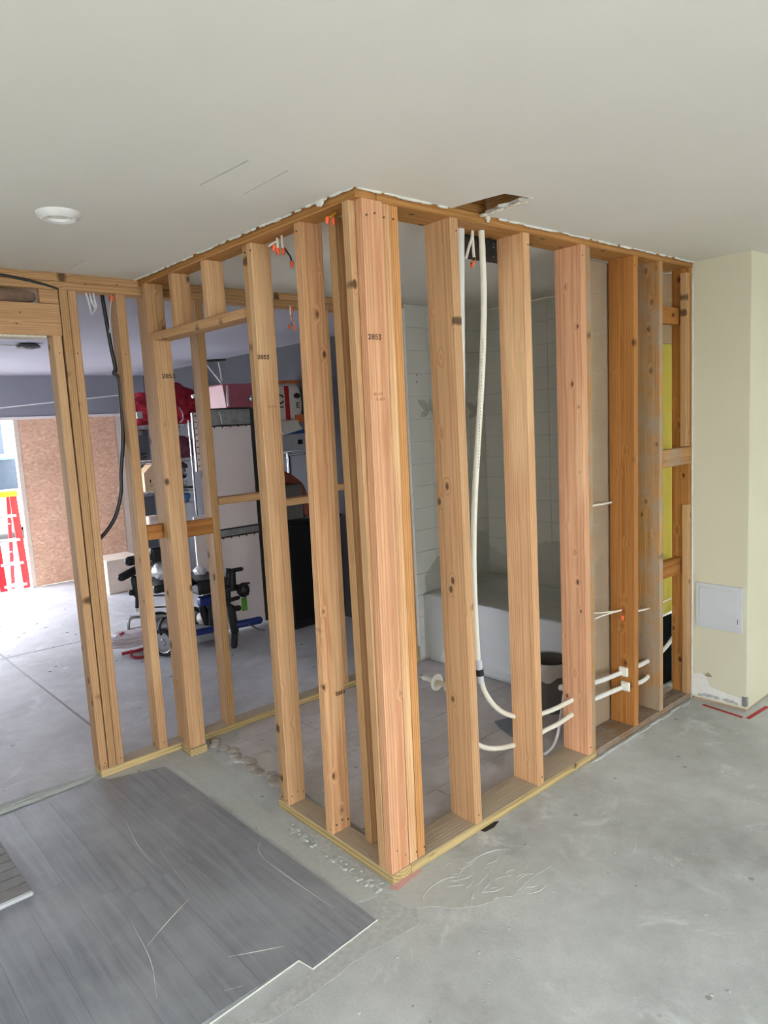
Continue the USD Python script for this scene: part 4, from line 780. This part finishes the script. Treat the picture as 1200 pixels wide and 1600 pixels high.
part('strut', tube([at(322, 569, 'y', 4.4), at(345, 598, 'y', 4.4)], .006, 6, 1, False), 'white_plastic', tr); part('cord', tube([at(337, 585, 'y', 4.4), at(343, 592, 'y', 4.4), at(347, 600, 'y', 4.4)], .004, 6), 'chalk_pink', tr)
ds = thing('door_cable', 'thin pale cable stretched across the garage door header', 'cable', (1.1, 6.84, 2.0)); part('cable', tube([at(-60, 644, 'y', 6.84), at(190, 617, 'y', 6.84)], .008, 6, 1, False), 'white_plastic', ds)
part('hanger', tube([at(342, 566, 'y', 4.4), at(345, 580, 'y', 4.4), at(347, 595, 'y', 4.4)], .011, 6, 3), 'galvanised', tr)
part('beam', tube([at(318, 564, 'y', 4.4), at(352, 562, 'y', 4.4)], .012, 6, 1, False), 'dark_steel', tr)
# black cabinet, drawers, armrest, second shelf
bc = thing('black_cabinet', 'black appliance cabinet standing in the garage behind the studs', 'cabinet', (1.85, 3.2, 0))
part('body', bx(1.605, 2.14, 3.0, 3.34, .06, .885, .006), 'black_enamel', bc); part('top', bx(1.595, 2.145, 2.985, 3.345, .885, .915, .004), 'black_enamel', bc); part('plinth', bx(1.62, 2.13, 3.03, 3.33, -.004, .06), 'black_plastic', bc)
dr = thing('drawer_unit', 'small dark grey drawer unit on top of the black cabinet', 'drawers', (1.70, 3.1, .916))
part('body', bx(1.585, 1.775, 3.02, 3.30, .917, 1.21, .004), 'drawer_grey', dr)
for j, z in enumerate((.925, 1.07)):
    d_ = part('drawer', bx(1.59, 1.77, 3.008, 3.02, z, z + .13, .004), 'drawer_grey', dr)
    part('knob', ball((1.735, 3.0, z + .055), .008), 'chrome', d_, smooth=True)
ar = single('leather_armrest', tube([(1.52, 3.12, 1.27), (1.62, 3.1, 1.275), (1.72, 3.09, 1.235), (1.80, 3.085, 1.17), (1.835, 3.08, 1.05), (1.845, 3.08, .93)], [.05, .055, .042, .036, .034], 14), 'brown_leather', 'rounded brown leather armrest over the small drawers', 'armrest', smooth=True)
wire_shelf('chrome wire shelf above the black cabinet, holding paper sacks', 1.83, 2.135, 3.37, 3.74, (1.70, 1.46), 1.715)
def sack(label, o, s, seed, marks):
    t = thing('paper_sack', label, 'sack', o)
    m = trimesh.creation.icosphere(4, 1.); v = m.vertices; v = np.sign(v) * np.abs(v) ** .55; d = meshkit.fbm(v * 2 + seed, 3, seed) - .5; m.vertices = v * (1 + .12 * d[:, None]) * np.array(s) + np.array(o) + (0, 0, s[2])
    part('sack', m, 'bag_white', t, smooth=True); return t
sk = sack('white paper sack with a red stripe standing on the upper wire shelf', (1.955, 3.50, 1.705), (.175, .10, .18), 2, None)
part('stripe', bx(1.925, 1.965, 3.392, 3.402, 1.73, 2.03), 'bag_red', sk); part('stripe', bx(2.02, 2.10, 3.394, 3.404, 1.712, 1.78), 'bag_orange', sk)
part('top_fold', bx(1.80, 2.11, 3.42, 3.58, 2.055, 2.08, .006), 'bag_orange', sk)
part('printed_mark', place(meshkit.text_mesh('C', .075, .001, True), (1.835, 3.394, 1.88), (1, 0, 0), (0, 0, 1)), 'ink', sk)
part('printed_mark', bx(1.84, 1.90, 3.392, 3.396, 1.845, 1.855), 'ink', sk)
part('printed_mark', place(meshkit.text_mesh('E', .045, .001, True), (2.03, 3.392, 1.84), (1, 0, 0), (0, 0, 1)), 'ink', sk)
part('printed_mark', ball((2.05, 3.398, 1.945), .034, (1, .05, .7), 2), 'ink', sk)
s2 = thing('paper_sack', 'flat white bag with blue letters lying at the front of the upper wire shelf', 'sack', (1.9, 3.36, 1.66))
part('sack', bx(1.80, 2.0, 3.31, 3.395, 1.707, 1.735, .012), 'bag_white', s2); part('flap', place(trimesh.creation.box((.20, .11, .012)), (1.885, 3.30, 1.675), (.98, .0, .2), (-.16, .6, .78)), 'bag_white', s2)
for k_, ch_ in enumerate('GR'): part('printed_mark', place(meshkit.text_mesh(ch_, .055, .001, True), (1.825 + .06 * k_, 3.287, 1.640 + .012 * k_), (.98, 0, .2), (-.16, .6, .78)), 'ink_blue', s2)
bb = thing('storage_box', 'pale storage box with a blue lid on the lower wire shelf', 'box', (1.98, 3.5, 1.46))
part('box', bx(1.86, 2.12, 3.39, 3.70, 1.464, 1.615, .01), 'grey_plastic', bb); part('lid', bx(1.90, 2.125, 3.385, 3.71, 1.615, 1.645, .006), 'blue_print', bb); part('handle_slot', bx(2.02, 2.07, 3.384, 3.39, 1.52, 1.56, .004), 'black_plastic', bb)
# carton by the strand board
single('carton', [bx(1.06, 1.45, 5.72, 6.15, .0, .36, .004)], 'cardboard_pale', 'pale cardboard carton on the garage floor behind the wheelchair', 'carton')
# ceiling fixture remains
gf = thing('ceiling_bracket', 'grey torn fixture hanging from the garage ceiling', 'bracket', (.05, 4.0, 2.40))
part('body', blob((.06, 4.0, 2.385), (.085, .06, .022), .3, 3, 6, 3), 'bin_grey', gf, smooth=True); part('rod', tube([(-.3, 4.05, 2.397), (-.1, 4.02, 2.392), (.02, 4.0, 2.388)], .006, 6, 3), 'white_plastic', gf)
# wheelchair ------------------------------------------------------------
wc = thing('wheelchair', 'black and blue wheelchair with padded arms standing on the garage floor', 'wheelchair', (.8, 3.2, 0))
q = lambda u, v, y=3.2: at(u, v, 'y', y)
def capsule(a, b, r, n=14):
    s = mf.Manifold.sphere(r, n); return mf.Manifold.batch_hull([s.translate(tuple(a)), s.translate(tuple(b))])
part('arm_pad', capsule(q(202, 877, 3.25), q(232, 870, 3.45), .036), 'black_vinyl', wc, smooth=True)
part('arm_pad', capsule(q(190, 902, 3.15), q(224, 884, 3.2), .030), 'black_vinyl', wc, smooth=True)
part('arm_bracket', [capsule(q(209, 905), q(214, 928), .028), capsule(q(205, 926), q(222, 926), .022)], 'black_plastic', wc, smooth=40)
part('arm_post', [tube([q(214, 925), q(214, 950)], .013, 10, 1, False)], 'black_plastic', wc, smooth=40); part('post_tip', lathe([(0, 0), (.013, 0), (.006, .03), (0, .032)], 12, q(214, 950), (0, 0, -1)), 'white_plastic', wc, smooth=40)
part('label_plate', bx(*(lambda o: (o[0] - .016, o[0] + .018, 3.165, 3.17, o[2] - .035, o[2] + .035))(q(216, 914))), 'access_grey', wc)
part('seat_back', rbox(q(236, 856)[0], q(262, 856)[0] + .02, 3.2, 3.28, q(240, 880)[2], q(240, 856)[2], .02), 'black_vinyl', wc, smooth=40)
part('seat_cushion', rbox(q(300, 905)[0], q(344, 905)[0], 3.1, 3.5, q(322, 924)[2], q(322, 901)[2] + .0, .02), 'black_vinyl', wc, smooth=40)
part('seat_cushion', rbox(q(236, 905)[0], q(300, 905)[0], 3.15, 3.5, q(250, 925)[2], q(250, 912)[2], .02), 'black_vinyl', wc, smooth=40)
part('folded_cover', blob(q(250, 893, 3.3), (.05, .1, .06), .25, 3, 7, 3), 'clear_bag', wc, smooth=True)
part('folded_cover', blob(q(312, 893, 3.35), (.04, .08, .04), .25, 3, 9, 3), 'clear_bag', wc, smooth=True)
part('seat_rail', rbox(q(306, 935)[0], q(340, 935)[0], 3.12, 3.2, q(320, 944)[2], q(320, 929)[2], .02), 'blue_paint', wc, smooth=40, label='blue painted seat rail')
part('frame_tube', [tube([q(236, 931, 3.3), q(262, 930, 3.3)], .007, 8, 1, False), tube([q(236, 949, 3.3), q(262, 948, 3.3)], .007, 8, 1, False), tube([q(236, 931, 3.3), q(240, 970, 3.3)], .008, 8, 1, False)], 'chrome', wc, smooth=40)
part('footrest_loop', tube([q(201, 984), q(201, 972), q(207, 965), q(225, 964), q(252, 962), q(262, 962)], .011, 10), 'galvanised', wc, smooth=40)
part('footrest_loop', tube([q(203, 983), q(222, 979)], .004, 8, 1, False), 'galvanised', wc)
part('cross_bar', tube([q(262, 962, 3.25), q(254, 968, 3.2), q(249, 980, 3.2), q(252, 992, 3.2)], .011, 10), 'black_plastic', wc, smooth=40)
def wheel(c, r, w, ax=(1, .3, 0)):
    p = part('wheel', lathe([(r * .78, -w / 2), (r * .95, -w / 2), (r, -w / 4), (r, w / 4), (r * .95, w / 2), (r * .78, w / 2), (r * .78, -w / 2)], 32, c, ax), 'tyre', wc, smooth=40)
    part('rim', lathe([(0, -w * .3), (r * .2, -w * .3), (r * .25, -w * .12), (r * .7, -w * .12), (r * .78, -w * .3), (r * .78, w * .3), (r * .7, w * .12), (r * .25, w * .12), (r * .2, w * .3), (0, w * .3)], 28, c, ax), 'chrome', p, smooth=40)
o = q(256, 1002, 3.25); wheel((o[0], 3.25, .105), .107, .045, (.9, .45, 0))
o = q(312, 985, 3.45); wheel((.95, 3.55, .125), .127, .045, (.3, .95, 0))
wheel((.70, 3.62, .125), .127, .045, (.3, .95, 0))
part('motor_pillar', [capsule(q(316, 948, 3.35), q(326, 978, 3.35), .034), capsule(q(330, 945, 3.3), q(332, 975, 3.3), .03)], 'black_plastic', wc, smooth=40)
part('battery_box', bx(q(312, 1000)[0], q(342, 1000)[0], 3.22, 3.42, .03, .13, .01), 'grey_plastic', wc); part('motor_cover', blob(q(322, 965, 3.42), (.08, .07, .06), .2, 3, 3, 3), 'white_metal', wc, smooth=True)
part('frame_beam', capsule(q(300, 990, 3.12), q(345, 981, 3.12), .026), 'blue_paint', wc, smooth=40)
part('frame_beam', capsule(q(366, 977, 3.0), q(405, 969, 2.95), .030), 'blue_paint', wc, smooth=40, label='blue front frame tube')
part('front_leg', [capsule(q(360, 950, 3.0), q(367, 985, 3.0), .032), capsule(q(367, 985, 3.0), q(366, 1008, 3.0), .026)], 'black_plastic', wc, smooth=40)
part('handgrip', capsule(q(356, 893, 3.05), q(377, 889, 3.05), .017), 'black_vinyl', wc, smooth=True)
part('handle_post', [capsule(q(362, 895, 3.05), q(363, 918, 3.05), .030), tube([q(356, 888, 3.08), q(356, 960, 3.05)], .022, 10, 1, False)], 'black_plastic', wc, smooth=40)
part('control_box', [capsule(q(356, 920, 3.05), q(376, 917, 3.05), .024), blob(q(380, 922, 3.0), (.05, .05, .055), .25, 3, 5, 3), capsule(q(378, 912, 3.0), q(389, 911, 3.0), .008)], 'black_plastic', wc, smooth=40)
part('arm_link', [capsule(q(350, 940, 3.05), q(372, 934, 3.05), .016), capsule(q(352, 953, 3.05), q(373, 950, 3.05), .022)], 'black_plastic', wc, smooth=40)
part('tag', bx(*(lambda a, b: (a[0], b[0], 3.02, 3.024, b[2], a[2]))(q(377, 935, 3.02), q(387, 953, 3.02))), 'green_tag', wc, label='bright green tag')
part('anti_tip_bar', tube([q(388, 975, 2.95), q(404, 983, 2.95), q(414, 984, 2.95)], .006, 8), 'chrome', wc, smooth=40)
# cloth / bag on garage floor
cb = thing('folded_shade', 'folded pale fabric bundle with red straps on the garage floor', 'bundle', (.5, 3.6, 0))
part('cloth', [blob((.53, 3.62, .065 + .03 * i), (.26 - .015 * i, .12, .035), .25, 3, i + 20, 4, flat=0) for i in range(3)], 'bag_pale', cb, smooth=True)
part('strap', [tube([(.33, 3.47, .03), (.45, 3.44, .035), (.6, 3.45, .04), (.74, 3.47, .04)], .012, 8), tube([(.40, 3.46, .04), (.38, 3.40, .012), (.42, 3.34, .008), (.47, 3.33, .008)], .010, 8)], 'red_cloth', cb, smooth=True)
part('tie_loop', tube([(.36, 3.6, .145), (.40, 3.58, .16), (.37, 3.57, .14)], .006, 6), 'red_cloth', cb)

# ------------------------------------------------------------------ outdoors seen through the garage doorway
ld = thing('step_ladder', 'red fibreglass step ladder with a yellow top standing outside the garage', 'ladder', (.45, 7.3, -.004))
zb = -.13
def rail(x, y0, y1, w):
    P = Polygon([(-w / 2, 0), (w / 2, 0), (w / 2, .03), (w / 2 - .008, .03), (w / 2 - .008, .008), (-w / 2 + .008, .008), (-w / 2 + .008, .03), (-w / 2, .03)])
    m = trimesh.creation.extrude_polygon(P, 1.19, engine='earcut'); m.vertices[:, 1] += y0 + (y1 - y0) * m.vertices[:, 2] / 1.19; m.vertices[:, 0] += x; m.vertices[:, 2] += zb; return m
for x in (.355, .605): part('rail', rail(x, 7.10, 7.28, .075), 'red_fibreglass', ld)
for x in (.375, .585): part('rear_rail', rail(x, 7.70, 7.40, .04), 'red_fibreglass', ld)
for i, z in enumerate((.0, .25, .52, .80)):
    s_ = (z - zb) / 1.19; part('step', bx(.36, .60, 7.07 + .18 * s_, 7.17 + .18 * s_, z, z + .03, .004), 'aluminium', ld)
for z in (.35, .7): part('rear_brace', tube([(.37, 7.66 - .25 * z, z), (.59, 7.66 - .25 * z, z)], .009, 6, 1, False), 'aluminium', ld)
part('top_cap', bx(.31, .65, 7.22, 7.47, 1.04, 1.11, .012), 'yellow_plastic', ld, label='yellow top cap')
cr = thing('parked_car', 'pale parked car with a blue tinted roof outside the garage', 'car', (.9, 13, -.13))
cz = -.13
bodyp = Polygon([(-2.1, .25), (-2.15, .55), (-2.05, .80), (-1.1, .95), (2.0, .95), (2.15, .75), (2.15, .25)])
m = place(trimesh.creation.extrude_polygon(bodyp, 1.7, engine='earcut'), (.9, 13.85, cz), (1, 0, 0), (0, 0, 1)); part('body', m, 'car_paint', cr)
cab = Polygon([(-1.1, .95), (-.5, 1.48), (1.3, 1.52), (1.95, .95)]); part('cabin', place(trimesh.creation.extrude_polygon(cab, 1.5, engine='earcut'), (.9, 13.75, cz), (1, 0, 0), (0, 0, 1)), 'car_glass', cr)
part('roof', bx(.35, 2.25, 12.2, 13.8, cz + 1.48, cz + 1.56, .02), 'car_roof', cr)
for x in (-.35, .5, 1.25): part('pillar', bx(.9 + x, .9 + x + .06, 12.24, 12.26, cz + .95, cz + 1.5), 'car_paint', cr)
for x in (-1.35, 1.4):
    for y in (12.2, 13.8): part('wheel', lathe([(0, -.1), (.3, -.1), (.33, -.05), (.33, .05), (.3, .1), (0, .1)], 28, (.9 + x, y, cz + .33), (0, 1, 0)), 'tyre', cr, smooth=40)
nh = thing('neighbour_house', 'pale sided house across the street', 'house', (2, 24, -.13))
for i in range(20): part('siding_board', bx(-9, 12, 24 - .02 * (i % 2), 24.2, -.13 + i * .2, -.13 + i * .2 + .195), 'siding', nh)
rf = place(trimesh.creation.extrude_polygon(Polygon([(23.4, 3.87), (27.5, 6.3), (31.6, 3.87)]), 21.6, engine='earcut'), (-9.3, 0, 0), (0, 1, 0), (0, 0, 1)); part('roof', rf, 'roof_shingle', nh)
for x in (-6, -1, 3.2, 8): wf = part('window', bx(x, x + 1.3, 23.94, 24.0, .9, 2.3), 'white_plastic', nh); part('pane', bx(x + .08, x + 1.22, 23.92, 23.94, .98, 2.22), 'car_glass', wf)
tr_ = thing('shrub', 'green shrub in front of the pale house', 'shrub', (2.5, 22, -.13)); part('foliage', [blob((2.6 + .5 * math.sin(i * 2), 22 + .3 * math.cos(i * 3), .5 + .32 * i), (.7, .6, .5), .3, 4, i, 4) for i in range(4)], 'foliage', tr_, smooth=False); part('stem', tube([(2.6, 22, -.15), (2.6, 22, .5)], .08, 8, 2), 'brown_leather', tr_)
